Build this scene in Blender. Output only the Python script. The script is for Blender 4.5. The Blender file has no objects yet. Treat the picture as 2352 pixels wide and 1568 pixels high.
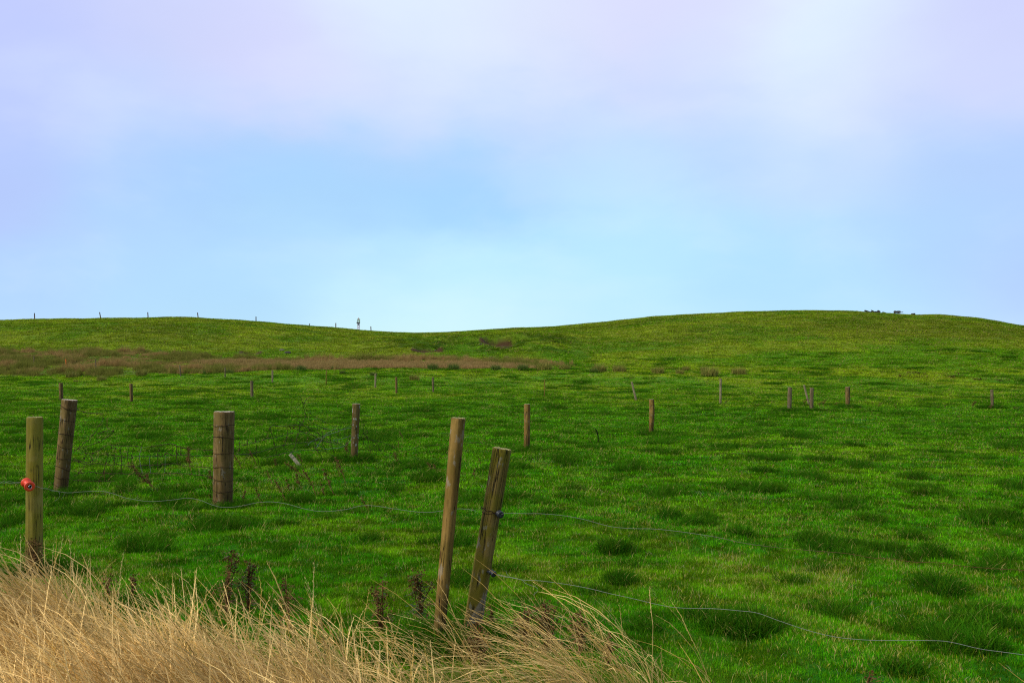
import bpy, bmesh, math, random
import numpy as np
from mathutils import Vector, Matrix

# ------------------------------------------------------------------ camera / world / sun
scene = bpy.context.scene
C = bpy.context.scene.collection
CAM_H = 1.7
PITCH = math.radians(1.53)
FD = 35 / 36 * 2352          # focal length in units of the 2352-wide photo grid
cam_d = bpy.data.cameras.new("camera")
cam_d.lens = 35; cam_d.sensor_width = 36
cam_d.clip_start = 0.05; cam_d.clip_end = 6000
cam = bpy.data.objects.new("camera", cam_d); C.objects.link(cam)
cam.location = (0, 0, CAM_H)
cam.rotation_euler = (math.radians(90) + PITCH, 0, 0)
scene.camera = cam

scene.view_settings.view_transform = 'Standard'
scene.view_settings.look = 'None'
scene.view_settings.exposure = 0.06
scene.view_settings.gamma = 1.0
scene.cycles.max_bounces = 6
scene.cycles.diffuse_bounces = 3
scene.cycles.transparent_max_bounces = 4
scene.cycles.use_denoising = False
scene.cycles.pixel_filter_type = 'BLACKMAN_HARRIS'
scene.cycles.filter_width = 1.15

SUN_ELEV, SUN_AZ = math.radians(42), math.radians(-118)   # azimuth measured from +Y towards +X
sd = Vector((math.cos(SUN_ELEV) * math.sin(SUN_AZ), math.cos(SUN_ELEV) * math.cos(SUN_AZ), math.sin(SUN_ELEV)))
sun_d = bpy.data.lights.new("sun", 'SUN'); sun_d.energy = 2.3; sun_d.angle = math.radians(10)
sun_d.color = (1.0, 0.95, 0.86)
sun = bpy.data.objects.new("sun", sun_d); C.objects.link(sun)
sun.rotation_euler = (-sd).to_track_quat('-Z', 'Y').to_euler()
sun.location = (-20, -20, 40)


def srgb(r, g, b):
    f = lambda v: (v / 255 / 12.92) if v / 255 <= 0.04045 else ((v / 255 + 0.055) / 1.055) ** 2.4
    return (f(r), f(g), f(b))


def ray(px, py):
    """world direction (Y = 1) through a point of the 2352 x 1568 photo grid"""
    a = (px - 1176) / FD; b = (784 - py) / FD
    y = math.cos(PITCH) - b * math.sin(PITCH); z = math.sin(PITCH) + b * math.cos(PITCH)
    return Vector((a / y, 1.0, z / y))


class NT:
    """tiny node helper"""
    def __init__(s, tree): s.t = tree
    def n(s, kind, **kw):
        nd = s.t.nodes.new(kind)
        for k, v in kw.items(): setattr(nd, k, v)
        return nd
    def put(s, sock, v):
        if isinstance(v, bpy.types.NodeSocket): s.t.links.new(v, sock)
        else:
            if hasattr(sock.default_value, '__len__') and len(sock.default_value) == 4 and len(v) == 3: v = (*v, 1)
            sock.default_value = v
    def m(s, op, a, b=None, c=None, clamp=False):
        nd = s.n('ShaderNodeMath', operation=op); nd.use_clamp = clamp
        s.put(nd.inputs[0], a)
        if b is not None: s.put(nd.inputs[1], b)
        if c is not None: s.put(nd.inputs[2], c)
        return nd.outputs[0]
    def v(s, op, a, b=None, sc=None):
        nd = s.n('ShaderNodeVectorMath', operation=op)
        s.put(nd.inputs[0], a)
        if b is not None: s.put(nd.inputs[1], b)
        if sc is not None: s.put(nd.inputs['Scale'], sc)
        return nd.outputs['Value'] if op in ('DISTANCE', 'LENGTH', 'DOT_PRODUCT') else nd.outputs['Vector']
    def mix(s, f, a, b, mode='MIX'):
        nd = s.n('ShaderNodeMix', data_type='RGBA', blend_type=mode)
        s.put(nd.inputs[0], f); s.put(nd.inputs[6], a); s.put(nd.inputs[7], b)
        return nd.outputs[2]
    def noise(s, vec, scale, detail=4, rough=0.55, out='Fac', dist=0):
        nd = s.n('ShaderNodeTexNoise'); s.put(nd.inputs['Vector'], vec)
        nd.inputs['Scale'].default_value = scale; nd.inputs['Detail'].default_value = detail
        nd.inputs['Roughness'].default_value = rough; nd.inputs['Distortion'].default_value = dist
        return nd.outputs[out]
    def ramp(s, f, lo, hi):
        nd = s.n('ShaderNodeMapRange'); nd.interpolation_type = 'SMOOTHSTEP'
        s.put(nd.inputs['Value'], f); nd.inputs['From Min'].default_value = lo; nd.inputs['From Max'].default_value = hi
        return nd.outputs['Result']


world = bpy.data.worlds.new("World"); scene.world = world
world.use_nodes = True
wt = world.node_tree; wt.nodes.clear(); W = NT(wt)
geo = W.n('ShaderNodeTexCoord').outputs['Generated']
# overcast: soft colour fields placed by direction
warp = W.noise(geo, 3.2, 3, 0.5, 'Color')
warp = W.v('SCALE', W.v('SUBTRACT', warp, (0.5, 0.5, 0.5)), sc=0.085)
warp2 = W.noise(W.v('MULTIPLY', geo, (1, 1, 2.2)), 8, 4, 0.55, 'Color')
warp2 = W.v('SCALE', W.v('SUBTRACT', warp2, (0.5, 0.5, 0.5)), sc=0.07)
dirv = W.v('MULTIPLY', W.v('ADD', geo, W.v('ADD', warp, warp2)), (1, 1, 1.7))
pts = [  # photo-grid x, y, sRGB
    (0, 0, 194, 205, 255), (30, 200, 188, 204, 255), (0, 450, 184, 204, 255), (20, 700, 176, 212, 255),
    (330, 20, 208, 216, 255), (330, 250, 200, 217, 255), (420, 410, 172, 209, 255), (350, 580, 182, 220, 255),
    (600, 120, 214, 218, 254), (700, 420, 168, 212, 255), (750, 560, 184, 226, 255), (500, 690, 178, 222, 255),
    (950, 60, 224, 238, 255), (900, 250, 208, 222, 255), (1250, 60, 222, 230, 254), (1230, 425, 160, 212, 255), (1000, 410, 164, 213, 255),
    (1000, 620, 194, 240, 255), (1000, 740, 212, 248, 253), (1250, 300, 198, 218, 255), (1450, 430, 188, 226, 255),
    (1400, 560, 188, 236, 255), (1350, 700, 192, 236, 255), (1560, 30, 220, 222, 255), (1600, 200, 210, 222, 255),
    (1650, 330, 178, 210, 255), (1880, 90, 228, 246, 255), (1980, 200, 216, 230, 255), (1900, 420, 200, 226, 255),
    (1750, 620, 180, 226, 255), (2200, 60, 208, 214, 255), (2330, 180, 210, 218, 255), (2240, 375, 182, 210, 255),
    (2150, 560, 178, 216, 255), (2330, 650, 180, 206, 255), (2050, 690, 184, 228, 255),
]
acc_c = None; acc_w = None
def addpt(d, col, k, acc_c, acc_w):
    dd = W.v('DISTANCE', dirv, (d[0], d[1], d[2] * 1.7))
    w = W.m('POWER', math.e, W.m('MULTIPLY', W.m('MULTIPLY', dd, dd), -k))
    cw = W.v('SCALE', col, sc=w)
    return (cw if acc_c is None else W.v('ADD', acc_c, cw)), (w if acc_w is None else W.m('ADD', acc_w, w))
for x, y, r, g, b in pts:
    acc_c, acc_w = addpt(ray(x, y).normalized(), srgb(r, g, b), 150, acc_c, acc_w)
# the rest of the overcast dome, beyond the photo
rest = [((0, 0, 1), (0.52, 0.58, 0.70)), ((0, 0.45, 0.9), (0.60, 0.68, 0.88)), ((-1, 0, 0.5), (0.62, 0.64, 0.78)), ((1, 0, 0.5), (0.34, 0.42, 0.60)),
        ((-0.6, -0.8, 0.5), (0.66, 0.66, 0.70)), ((0.6, -0.8, 0.5), (0.42, 0.50, 0.62)), ((0, -1, 0.1), (0.45, 0.54, 0.66)),
        ((-1, 0, 0.05), (0.55, 0.70, 0.95)), ((1, 0, 0.05), (0.5, 0.68, 0.95)), ((0, 0, -1), (0.2, 0.3, 0.2))]
for d, col in rest:
    dn = Vector(d).normalized()
    acc_c, acc_w = addpt(dn, col, 9, acc_c, acc_w)
cloud = W.v('SCALE', acc_c, sc=W.m('DIVIDE', 1.0, W.m('MAXIMUM', acc_w, 1e-9)))
soft = W.noise(W.v('ADD', W.v('MULTIPLY', geo, (1, 1, 2.4)), W.v('SCALE', warp, sc=2.5)), 4.5, 6, 0.52)
cloud = W.v('SCALE', cloud, sc=W.m('ADD', 0.94, W.m('MULTIPLY', soft, 0.12)))
cloud = W.mix(W.m('MULTIPLY', W.ramp(soft, .46, .70), 0.15), cloud, (0.80, 0.87, 1.0))
# bright haze close to the skyline
sep = W.n('ShaderNodeSeparateXYZ'); wt.links.new(geo, sep.inputs[0])
low = W.m('POWER', math.e, W.m('MULTIPLY', W.m('ABSOLUTE', W.m('SUBTRACT', sep.outputs[2], 0.035)), -45.0))
cloud = W.mix(W.m('MULTIPLY', low, 0.30), cloud, (0.66, 0.93, 0.98))
sky = W.n('ShaderNodeTexSky', sky_type='NISHITA'); sky.sun_disc = False
sky.sun_elevation = SUN_ELEV; sky.sun_rotation = SUN_AZ; sky.air_density = 1.0
bg1 = W.n('ShaderNodeBackground'); wt.links.new(sky.outputs[0], bg1.inputs[0]); bg1.inputs[1].default_value = 0.05
bg2 = W.n('ShaderNodeBackground'); wt.links.new(cloud, bg2.inputs[0]); bg2.inputs[1].default_value = 0.99
mixw = W.n('ShaderNodeMixShader'); mixw.inputs[0].default_value = 0.97
wt.links.new(bg1.outputs[0], mixw.inputs[1]); wt.links.new(bg2.outputs[0], mixw.inputs[2])
wo = W.n('ShaderNodeOutputWorld'); wt.links.new(mixw.outputs[0], wo.inputs[0])

# ------------------------------------------------------------------ noise + terrain
rng = np.random.default_rng(7)
random.seed(7)
_L = rng.random((512, 512))
def vnoise(x, y):
    xi = np.floor(x).astype(np.int64); yi = np.floor(y).astype(np.int64)
    fx = x - xi; fy = y - yi
    fx = fx * fx * (3 - 2 * fx); fy = fy * fy * (3 - 2 * fy)
    a = _L[xi & 511, yi & 511]; b = _L[(xi + 1) & 511, yi & 511]
    c = _L[xi & 511, (yi + 1) & 511]; d = _L[(xi + 1) & 511, (yi + 1) & 511]
    return (a * (1 - fx) + b * fx) * (1 - fy) + (c * (1 - fx) + d * fx) * fy
def fbm(x, y, o=4, g=0.5):
    s = 0; a = 1; t = 0
    for i in range(o):
        s = s + a * vnoise(x * 2 ** i + 17.3 * i, y * 2 ** i + 9.1 * i); t += a; a *= g
    return s / t            # 0..1
def sst(a, b, x):
    t = np.clip((x - a) / (b - a), 0, 1); return t * t * (3 - 2 * t)

SKY = np.array([(-600, 744), (0, 737), (80, 734.6), (230, 731), (340, 728.6), (455, 729.5), (590, 739.5), (710, 749.5), (770, 754.5), (850, 761),
                (900, 764), (950, 765.6), (1000, 764.6), (1080, 760), (1180, 753.5), (1280, 750), (1400, 739), (1500, 727.5), (1600, 721), (1700, 716),
                (1850, 713.2), (1950, 714.8), (1990, 717.5), (2050, 721.5), (2100, 724), (2150, 723.2), (2250, 731), (2300, 739), (2352, 748), (2600, 775), (3200, 790)])
def tab(u, pts):
    a = np.array(pts, float)
    return np.interp(u, (a[:, 0] - 1176) / FD, a[:, 1])
NU, NY = 900, 1300
UU = np.linspace(-1.0, 1.0, NU); YY = np.linspace(0, 650, NY)
yf = tab(UU, [(0, 138), (600, 138), (950, 135), (1300, 125), (1700, 115), (2352, 100)])
pf = tab(UU, [(0, 806), (280, 806), (500, 816), (950, 822), (1200, 826), (1300, 838), (1700, 852), (2352, 872)])
yr = tab(UU, [(0, 195), (340, 195), (700, 215), (950, 228), (1300, 235), (1900, 235), (2352, 228)])
ym = tab(UU, [(0, 105), (900, 105), (1300, 102), (1700, 98), (2352, 88)])
pm = tab(UU, [(0, 862), (300, 862), (600, 852), (900, 849), (1300, 849), (1700, 862), (2352, 886)])
Z = lambda p, y: CAM_H + (845 - p) * y / FD
zf = Z(pf, yf); zm = Z(pm, ym)
target = tab(UU, SKY)
ker = np.exp(-0.5 * (np.arange(-16, 17) / 6.5) ** 2); ker /= ker.sum()
zr = Z(target, yr)
def build(zr):
    H = np.zeros((NU, NY))
    for i in range(NU):
        ys = [-50, 0, 12, 20, 30, 50, 70, 84, ym[i], yf[i]]
        zs = [0, 0, 0, -.1, -.3, -.25, -.15, .05, zm[i], zf[i]]
        for t, g in ((.25, .33), (.5, .62), (.75, .86), (1, 1)):
            ys.append(yf[i] + (yr[i] - yf[i]) * t); zs.append(zf[i] + (zr[i] - zf[i]) * g)
        ys += [yr[i] + 25, yr[i] + 70, yr[i] + 200, 2000]; zs += [zr[i] - .4, zr[i] - 4, 4, 4]
        H[i] = np.interp(YY, ys, zs)
        H[i] = np.convolve(np.pad(H[i], 16, 'edge'), ker, 'valid')
    return H
for it in range(4):
    H = build(zr)
    el = (H[:, 20:] - CAM_H) / YY[20:]
    k = el.argmax(1); skyp = 845 - FD * el.max(1)
    zr = zr + (skyp - target) / FD * YY[20:][k]
Hgrid = build(zr)
RIDGE_Y = YY[20:][((Hgrid[:, 20:] - CAM_H) / YY[20:]).argmax(1)]
def ridge_y(px):
    """distance of the true skyline, relief included, in the direction of a grid column"""
    u = (px - 1176) / FD; y0 = float(np.interp(u, UU, RIDGE_Y)); ys = np.linspace(y0 - 35, y0 + 25, 400)
    return float(ys[((height(u * ys, ys) - CAM_H) / ys).argmax()])
def ridge_shift(px):
    """grid rows between the built skyline and the measured one"""
    y = ridge_y(px); u = (px - 1176) / FD
    return (845 - FD * (h1(u * y, y) - CAM_H) / y) - float(np.interp(px, SKY[:, 0], SKY[:, 1]))

DITCH = []      # filled below: (u, y)
SCARPS = []     # (x, y, rx, ry)
def hbase(X, Y):
    X = np.asarray(X, float); Y = np.asarray(Y, float)
    u = np.clip(X / np.maximum(Y, 1.0), -.999, .999)
    fade = sst(5, 40, Y)
    iu = (u + 1) / 2 * (NU - 1); iy = np.clip(Y / 650 * (NY - 1), 0, NY - 1.001)
    i0 = np.clip(iu.astype(int), 0, NU - 2); j0 = iy.astype(int); fu = iu - i0; fy = iy - j0
    h = (Hgrid[i0, j0] * (1 - fu) + Hgrid[i0 + 1, j0] * fu) * (1 - fy) + (Hgrid[i0, j0 + 1] * (1 - fu) + Hgrid[i0 + 1, j0 + 1] * fu) * fy
    return h * fade
def slump(X, Y):
    u = X / np.maximum(Y, 1)
    return sst(-.16, -.10, u) * (1 - sst(.03, .09, u)) * sst(128, 142, Y) * (1 - sst(158, 182, Y))
def height(X, Y):
    X = np.asarray(X, float); Y = np.asarray(Y, float)
    h = hbase(X, Y)
    far = sst(60, 130, Y)
    h = h + (fbm(X / .9, Y / .9, 3) - .5) * .10 * (1 - .6 * far) * sst(1, 4, Y)
    h = h + (fbm(X / .32 + 7, Y / .32, 2) - .5) * .045 * sst(1, 4, Y) * (1 - far)
    h = h + (fbm(X / 5, Y / 4, 3) - .5) * .13 * sst(9, 30, Y)
    h = h + far * (fbm(X / 16, Y / 10, 3) - .5) * .9 * (1 - .5 * sst(180, 215, Y))
    h = h + far * (fbm(X / 4, Y / 1.3 + X * .05, 3) - .5) * .34           # sheep tracks
    h = h + slump(X, Y) * (1 - np.abs(2 * fbm(X / 8 + 5, Y / 4, 3) - 1) * 2.2) * 1.15
    if DITCH:
        d = np.array(DITCH); u = X / np.maximum(Y, 1)
        yc = np.interp(u, d[:, 0], d[:, 1]) + (vnoise(X / 2.5, X * 0 + 3) - .5) * 1.2
        on = sst(d[0, 0], d[0, 0] + .03, u) * (.45 + .8 * vnoise(X / 6, X * 0 + 8))
        h = h - on * .42 * np.exp(-((Y - yc) / .9) ** 2) + on * .16 * np.exp(-((Y - yc - 2.4) / 1.3) ** 2)
    for (sx, sy, rx, ry) in SCARPS:
        q = ((X - sx) / (rx * 1.25)) ** 2 + ((Y - sy) / (ry * 1.25)) ** 2
        h = h - .55 * np.exp(-q ** 2)
    return h
def h1(x, y): return float(height(np.array([x]), np.array([y]))[0])
def hit(px, py, y0=3.0, y1=245.0):
    """first point of the ground on the line of sight"""
    r = ray(px, py); ys = y0 * (y1 / y0) ** np.linspace(0, 1, 2600)
    g = CAM_H + r.z * ys - height(r.x * ys, ys)
    k = np.where(g <= 0)[0]
    if len(k) == 0: return None
    y = ys[k[0]]
    if k[0] > 0:
        a, b = g[k[0] - 1], g[k[0]]; y = ys[k[0] - 1] + (ys[k[0]] - ys[k[0] - 1]) * a / (a - b)
    return Vector((r.x * y, y, h1(r.x * y, y)))
def at(px, py, y):
    r = ray(px, py); return Vector((r.x * y, y, CAM_H + r.z * y))
_s = []
for c in [(983, 799, 24, 6), (1147, 787, 32, 6), (1130, 777, 16, 3), (842, 821, 9, 2), (1146, 821, 8, 2), (575, 809, 12, 3.0)]:
    a = hit(c[0], c[1] + c[3]); b = hit(c[0], c[1] - c[3])
    if a and b: _s.append((a.x / 2 + b.x / 2, (a.y + b.y) / 2, c[2] * a.y / FD, max(1.2, min(9.0, (b.y - a.y) / 2 + .3))))
_d = []
for c in [(1330, 829), (1450, 835), (1568, 842), (1700, 849), (1881, 853.5), (1918, 856), (2080, 868), (2200, 872.5), (2352, 877)]:
    p = hit(*c)
    if p: _d.append((p.x / p.y, p.y))
SCARPS[:] = _s; DITCH[:] = _d

# ------------------------------------------------------------------ colour fields of the turf (albedo)
TUSS_D = [(1535, 1175, 62, 20), (1520, 1132, 45, 10), (1890, 1238, 70, 28), (1700, 1217, 55, 12), (2160, 1335, 80, 22), (2150, 1268, 60, 16),
          (1740, 1112, 40, 12), (1975, 1067, 35, 8), (2330, 1112, 45, 14), (1700, 1428, 115, 32), (2230, 1475, 120, 30), (2080, 1530, 30, 22), (1600, 1410, 40, 14),
          (520, 1195, 75, 24), (190, 1160, 90, 26), (30, 1190, 40, 20), (400, 1150, 50, 10), (1450, 1072, 60, 10), (1280, 936, 24, 5), (1570, 960, 30, 5),
          (1420, 1255, 55, 14), (1050, 1235, 55, 14), (1660, 1025, 30, 6), (1850, 1000, 60, 6), (2100, 1095, 40, 8), (2120, 1130, 50, 9), (330, 1255, 90, 12),
          (1940, 1155, 30, 7), (2300, 1280, 40, 8), (380, 1060, 50, 8), (880, 1000, 60, 9), (1160, 995, 40, 8), (970, 940, 50, 6), (660, 1075, 60, 8), (700, 1010, 60, 7),
          (980, 1100, 50, 10), (1420, 1330, 40, 10), (1300, 1055, 40, 8), (60, 1010, 60, 8), (350, 1000, 60, 8), (620, 955, 60, 5), (2250, 1190, 50, 9), (90, 975, 50, 6), (440, 925, 50, 4)]
TUSS = []
for (x, y, rx, ry) in TUSS_D:
    a = hit(x, y + ry * .6)
    if a: TUSS.append((a.x, a.y + .1 * ry * a.y / 845, rx * .8 * a.y / FD, max(.12, ry * 1.3 * a.y * a.y / (FD * 1.7) * .6)))
for (x, y) in [(78, 1320), (1006, 1480), (1080, 1468), (138, 1136), (511, 1168), (813, 1058), (1210, 1037), (1496, 999), (1813, 945), (1864, 945), (1947, 937), (2279, 938), (302, 923), (579, 915)]:
    a = hit(x, y); TUSS.append((a.x, a.y, .22, .22))
def tuss(X, Y):
    far = sst(20, 80, Y)
    t = sst(.665, .74, fbm(X / .8 + 40, Y / 1.0, 4)) * (.62 - .25 * sst(20, 50, Y)) * sst(6, 16, Y)
    t = np.maximum(t, sst(.66, .76, fbm(X / .45 + 11, Y / .5, 3)) * .5)
    t = np.maximum(t, sst(.67, .75, fbm(X / 2 + 31, Y / 4, 3)) * .45 * far)
    rag = (fbm(X / .30, Y / .30, 3) - .5) * 1.3
    for (x, y, rx, ry) in TUSS:
        q = ((X - x) / rx) ** 2 + ((Y - y) / ry) ** 2
        t = np.maximum(t, sst(.42, .85, np.exp(-q) + rag * (q < 4)) * .92)
    return np.clip(t, 0, 1)
def inpoly(X, Y, P):
    P = np.array(P); c = np.zeros(X.shape, bool); j = len(P) - 1
    for i in range(len(P)):
        xi, yi = P[i]; xj, yj = P[j]
        if yi != yj:
            c ^= ((yi > Y) != (yj > Y)) & (X < (xj - xi) * (Y - yi) / (yj - yi) + xi)
        j = i
    return c
def world_poly(pts):
    out = []
    for (x, y) in pts:
        p = hit(x, y)
        if p: out.append((p.x, p.y))
    return out
RUSH = world_poly([(-300, 808), (0, 808), (280, 809), (400, 813), (500, 820), (620, 825), (800, 824), (1000, 824), (1200, 827), (1310, 835), (1320, 842),
                   (1260, 848), (1000, 848), (700, 849), (500, 858), (350, 857), (240, 868), (150, 862), (-300, 866)])
PINK = world_poly([(430, 833), (560, 829), (800, 830), (1000, 833), (1200, 840), (1260, 848), (1000, 848), (700, 848), (520, 842)])
def dirt(X, Y):
    d = np.zeros(X.shape)
    for (x, y, rx, ry) in SCARPS:
        q = ((X - x) / rx) ** 2 + ((Y - y) / ry) ** 2 + (fbm(X / 1.5, Y / 1.0, 3) - .5) * .7
        d = np.maximum(d, 1 - sst(.75, 1.15, q))
    return d
A = lambda *c: np.array(c, float)
def mixc(a, b, t): return a * (1 - t[..., None]) + b * t[..., None]
def turf(X, Y):
    n1 = fbm(X / 1.1, Y / 1.1, 4); n2 = fbm(X / 7 + 3, Y / 9, 4); n3 = fbm(X / 28 + 9, Y / 22, 3); n4 = fbm(X / .35, Y / .35, 2)
    lush = A(.034, .235, .002) + 0 * X[..., None]
    light = A(.105, .345, .003)
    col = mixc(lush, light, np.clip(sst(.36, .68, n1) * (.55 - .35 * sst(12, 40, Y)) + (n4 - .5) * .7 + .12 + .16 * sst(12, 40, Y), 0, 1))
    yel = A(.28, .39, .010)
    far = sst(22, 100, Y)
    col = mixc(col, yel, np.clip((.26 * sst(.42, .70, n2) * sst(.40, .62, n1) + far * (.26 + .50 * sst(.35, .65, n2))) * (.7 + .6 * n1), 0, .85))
    hill = sst(120, 150, Y + (n2 - .5) * 20)
    hcol = mixc(A(.110, .245, .006) + 0 * X[..., None], A(.270, .350, .016), np.clip(sst(.36, .64, n2) * .7 + (n1 - .5) * .9 + .1, 0, 1))
    hcol = mixc(hcol, A(.15, .19, .010) + 0 * X[..., None], sst(.5, .72, n3) * .55)
    hcol = mixc(hcol, A(.09, .17, .005) + 0 * X[..., None], sst(.54, .66, fbm(X / 7 + 3, Y / 1.6 + X * .06, 3)) * .5)
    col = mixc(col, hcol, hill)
    sl = slump(X, Y); col = mixc(col, A(.045, .12, .003) + 0 * X[..., None], sl * sst(.46, .58, fbm(X / 7, Y / 2.0, 3)) * .85)
    t = tuss(X, Y)
    col = mixc(col, A(.014, .135, .005), t * (.88 - .5 * sst(30, 110, Y)))
    return col * 1.20, t

# ------------------------------------------------------------------ object helpers
def tag(o, label=None, cat=None, group=None, kind=None):
    if label: o['label'] = label
    if cat: o['category'] = cat
    if group: o['group'] = group
    if kind: o['kind'] = kind
    return o
def mesh_np(name, V, F, mats=(), smooth=True, attrs=None, link=True, parent=None):
    """V (n,3); F list of arrays (m,k)"""
    me = bpy.data.meshes.new(name)
    V = np.asarray(V, np.float32)
    me.vertices.add(len(V)); me.vertices.foreach_set('co', V.ravel())
    F = [np.asarray(f, np.int32) for f in F if len(f)]
    nl = sum(f.size for f in F); npoly = sum(len(f) for f in F)
    me.loops.add(nl); me.polygons.add(npoly)
    me.loops.foreach_set('vertex_index', np.concatenate([f.ravel() for f in F]))
    tot = np.concatenate([np.full(len(f), f.shape[1], np.int32) for f in F])
    st = np.concatenate([[0], np.cumsum(tot)[:-1]]).astype(np.int32)
    me.polygons.foreach_set('loop_start', st); me.polygons.foreach_set('loop_total', tot)
    me.polygons.foreach_set('use_smooth', np.full(npoly, smooth))
    for m in mats: me.materials.append(m)
    for k, a in (attrs or {}).items():
        at_ = me.color_attributes.new(k, 'FLOAT_COLOR', 'POINT')
        a = np.asarray(a, np.float32)
        if a.shape[1] == 3: a = np.concatenate([a, np.ones((len(a), 1), np.float32)], 1)
        at_.data.foreach_set('color', a.ravel())
    me.update(calc_edges=True); me.validate()
    o = bpy.data.objects.new(name, me)
    if link: C.objects.link(o)
    if parent: o.parent = parent
    return o

def mat_base(name):
    m = bpy.data.materials.new(name); m.use_nodes = True
    t = m.node_tree; t.nodes.clear(); n = NT(t)
    out = n.n('ShaderNodeOutputMaterial')
    return m, n, out
def principled(n, out, col, rough=.8, metal=0, bump=None, bstr=.3, bdist=.01, spec=.3):
    p = n.n('ShaderNodeBsdfPrincipled')
    n.put(p.inputs['Base Color'], col); n.put(p.inputs['Roughness'], rough); n.put(p.inputs['Metallic'], metal)
    p.inputs['Specular IOR Level'].default_value = spec
    if bump is not None:
        b = n.n('ShaderNodeBump'); b.inputs['Strength'].default_value = bstr; b.inputs['Distance'].default_value = bdist
        n.put(b.inputs['Height'], bump); n.t.links.new(b.outputs[0], p.inputs['Normal'])
    n.t.links.new(p.outputs[0], out.inputs[0]); return p

# blades: instance colour x per-vertex tint
def blade_mat(name, transl=.35, instancer=True, base=None):
    m, n, out = mat_base(name)
    tint = n.n('ShaderNodeAttribute', attribute_name='tint')
    if instancer:
        c = n.n('ShaderNodeAttribute', attribute_type='INSTANCER', attribute_name='tone').outputs['Color']
    else:
        c = n.n('ShaderNodeRGB'); c.outputs[0].default_value = (*base, 1); c = c.outputs[0]
    s = n.n('ShaderNodeSeparateColor'); n.t.links.new(tint.outputs['Color'], s.inputs[0])
    c = n.mix(s.outputs[1], c, (.34, .38, .015))                     # yellowing blades
    c = n.mix(s.outputs[2], c, (.66, .50, .16))                     # straw
    c = n.v('SCALE', c, sc=s.outputs[0])
    d = n.n('ShaderNodeBsdfDiffuse'); n.put(d.inputs[0], c)
    tr = n.n('ShaderNodeBsdfTranslucent'); n.put(tr.inputs[0], c)
    mx = n.n('ShaderNodeMixShader'); mx.inputs[0].default_value = transl
    n.t.links.new(d.outputs[0], mx.inputs[1]); n.t.links.new(tr.outputs[0], mx.inputs[2])
    n.t.links.new(mx.outputs[0], out.inputs[0])
    return m
M_GRASS = blade_mat('grass_blades')
M_STRAW = blade_mat('dry_stems', .25)
M_RUSH = blade_mat('rush_stems', .2)

# ------------------------------------------------------------------ ground sheet and hills
m, n, out = mat_base('turf')
vc = n.n('ShaderNodeAttribute', attribute_name='tone').outputs['Color']
pos = n.n('ShaderNodeNewGeometry').outputs['Position']
f1 = n.noise(pos, 9, 4, .65); f2 = n.noise(n.v('MULTIPLY', pos, (1, 1, .4)), 1.6, 4, .6)
c = n.v('SCALE', vc, sc=n.m('ADD', .45, n.m('MULTIPLY', f1, .5)))
c = n.mix(n.m('MULTIPLY', n.ramp(f2, .5, .75), .3), c, (.11, .10, .03))
principled(n, out, c, .95, 0, n.m('ADD', f1, f2), .6, .06, .1)
M_TURF = m

def radial_sheet():
    th_in = np.linspace(-.62, .62, 860)            # radians either side of +Y
    th_out = np.linspace(.62, 2 * math.pi - .62, 140)[1:-1]
    th = np.concatenate([th_in, th_out])
    r = np.concatenate([[0.0], 1.2 * np.exp(np.linspace(0, math.log(300 / 1.2), 860)), [320, 350, 400, 480, 600, 900, 1500, 2500, 4000]])
    R, T = np.meshgrid(r, th, indexing='ij')
    X = R * np.sin(T); Y = R * np.cos(T)
    Yc = np.clip(Y, 0, 640)
    Hh = height(X, Yc) * sst(-5, 3, Y)
    Hh = np.where(R > 640, 4 + 0 * Hh, Hh); Hh = np.where((Y < 0) & (R > 100), 0, Hh)
    return X, Y, Hh, len(r), len(th), R
X, Y, Hh, nr, nt, RR = radial_sheet()
V = np.stack([X, Y, Hh], -1).reshape(-1, 3)
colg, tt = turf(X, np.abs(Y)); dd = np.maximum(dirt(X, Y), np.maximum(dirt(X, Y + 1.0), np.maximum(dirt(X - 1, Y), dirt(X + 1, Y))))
rushm = inpoly(X, Y, RUSH)
colg = mixc(colg, A(.20, .15, .06), rushm * .6)
soil = mixc(A(.060, .032, .012) + 0 * X[..., None], A(.13, .075, .030), fbm(X / .7, Y / .7, 3))
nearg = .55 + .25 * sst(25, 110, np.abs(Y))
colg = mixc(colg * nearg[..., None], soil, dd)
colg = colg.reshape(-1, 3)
i = np.arange(nr - 1)[:, None] * nt; j = np.arange(nt)[None, :]; j2 = (j + 1) % nt
Q = np.stack([i + j, i + nt + j, i + nt + j2, i + j2], -1)[:, :, ::-1]
rowY = Y; uu = X / np.maximum(Y, 1)
foot = np.interp(uu, UU, yf)
ishill = ((Y > foot) & (RR < 640) & (Y > 0))
qh = ishill[:-1, :]
Qf = Q.reshape(-1, 4); qm = qh.reshape(-1)
def submesh(name, mask):
    f = Qf[mask]; used = np.unique(f); mp = np.zeros(len(V), np.int32); mp[used] = np.arange(len(used))
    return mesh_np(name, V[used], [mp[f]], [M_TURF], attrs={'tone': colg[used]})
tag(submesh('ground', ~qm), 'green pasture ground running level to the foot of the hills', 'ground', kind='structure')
tag(submesh('hills', qm), 'two low grassy hills with a saddle between them against the sky', 'hills', kind='structure')

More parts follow.
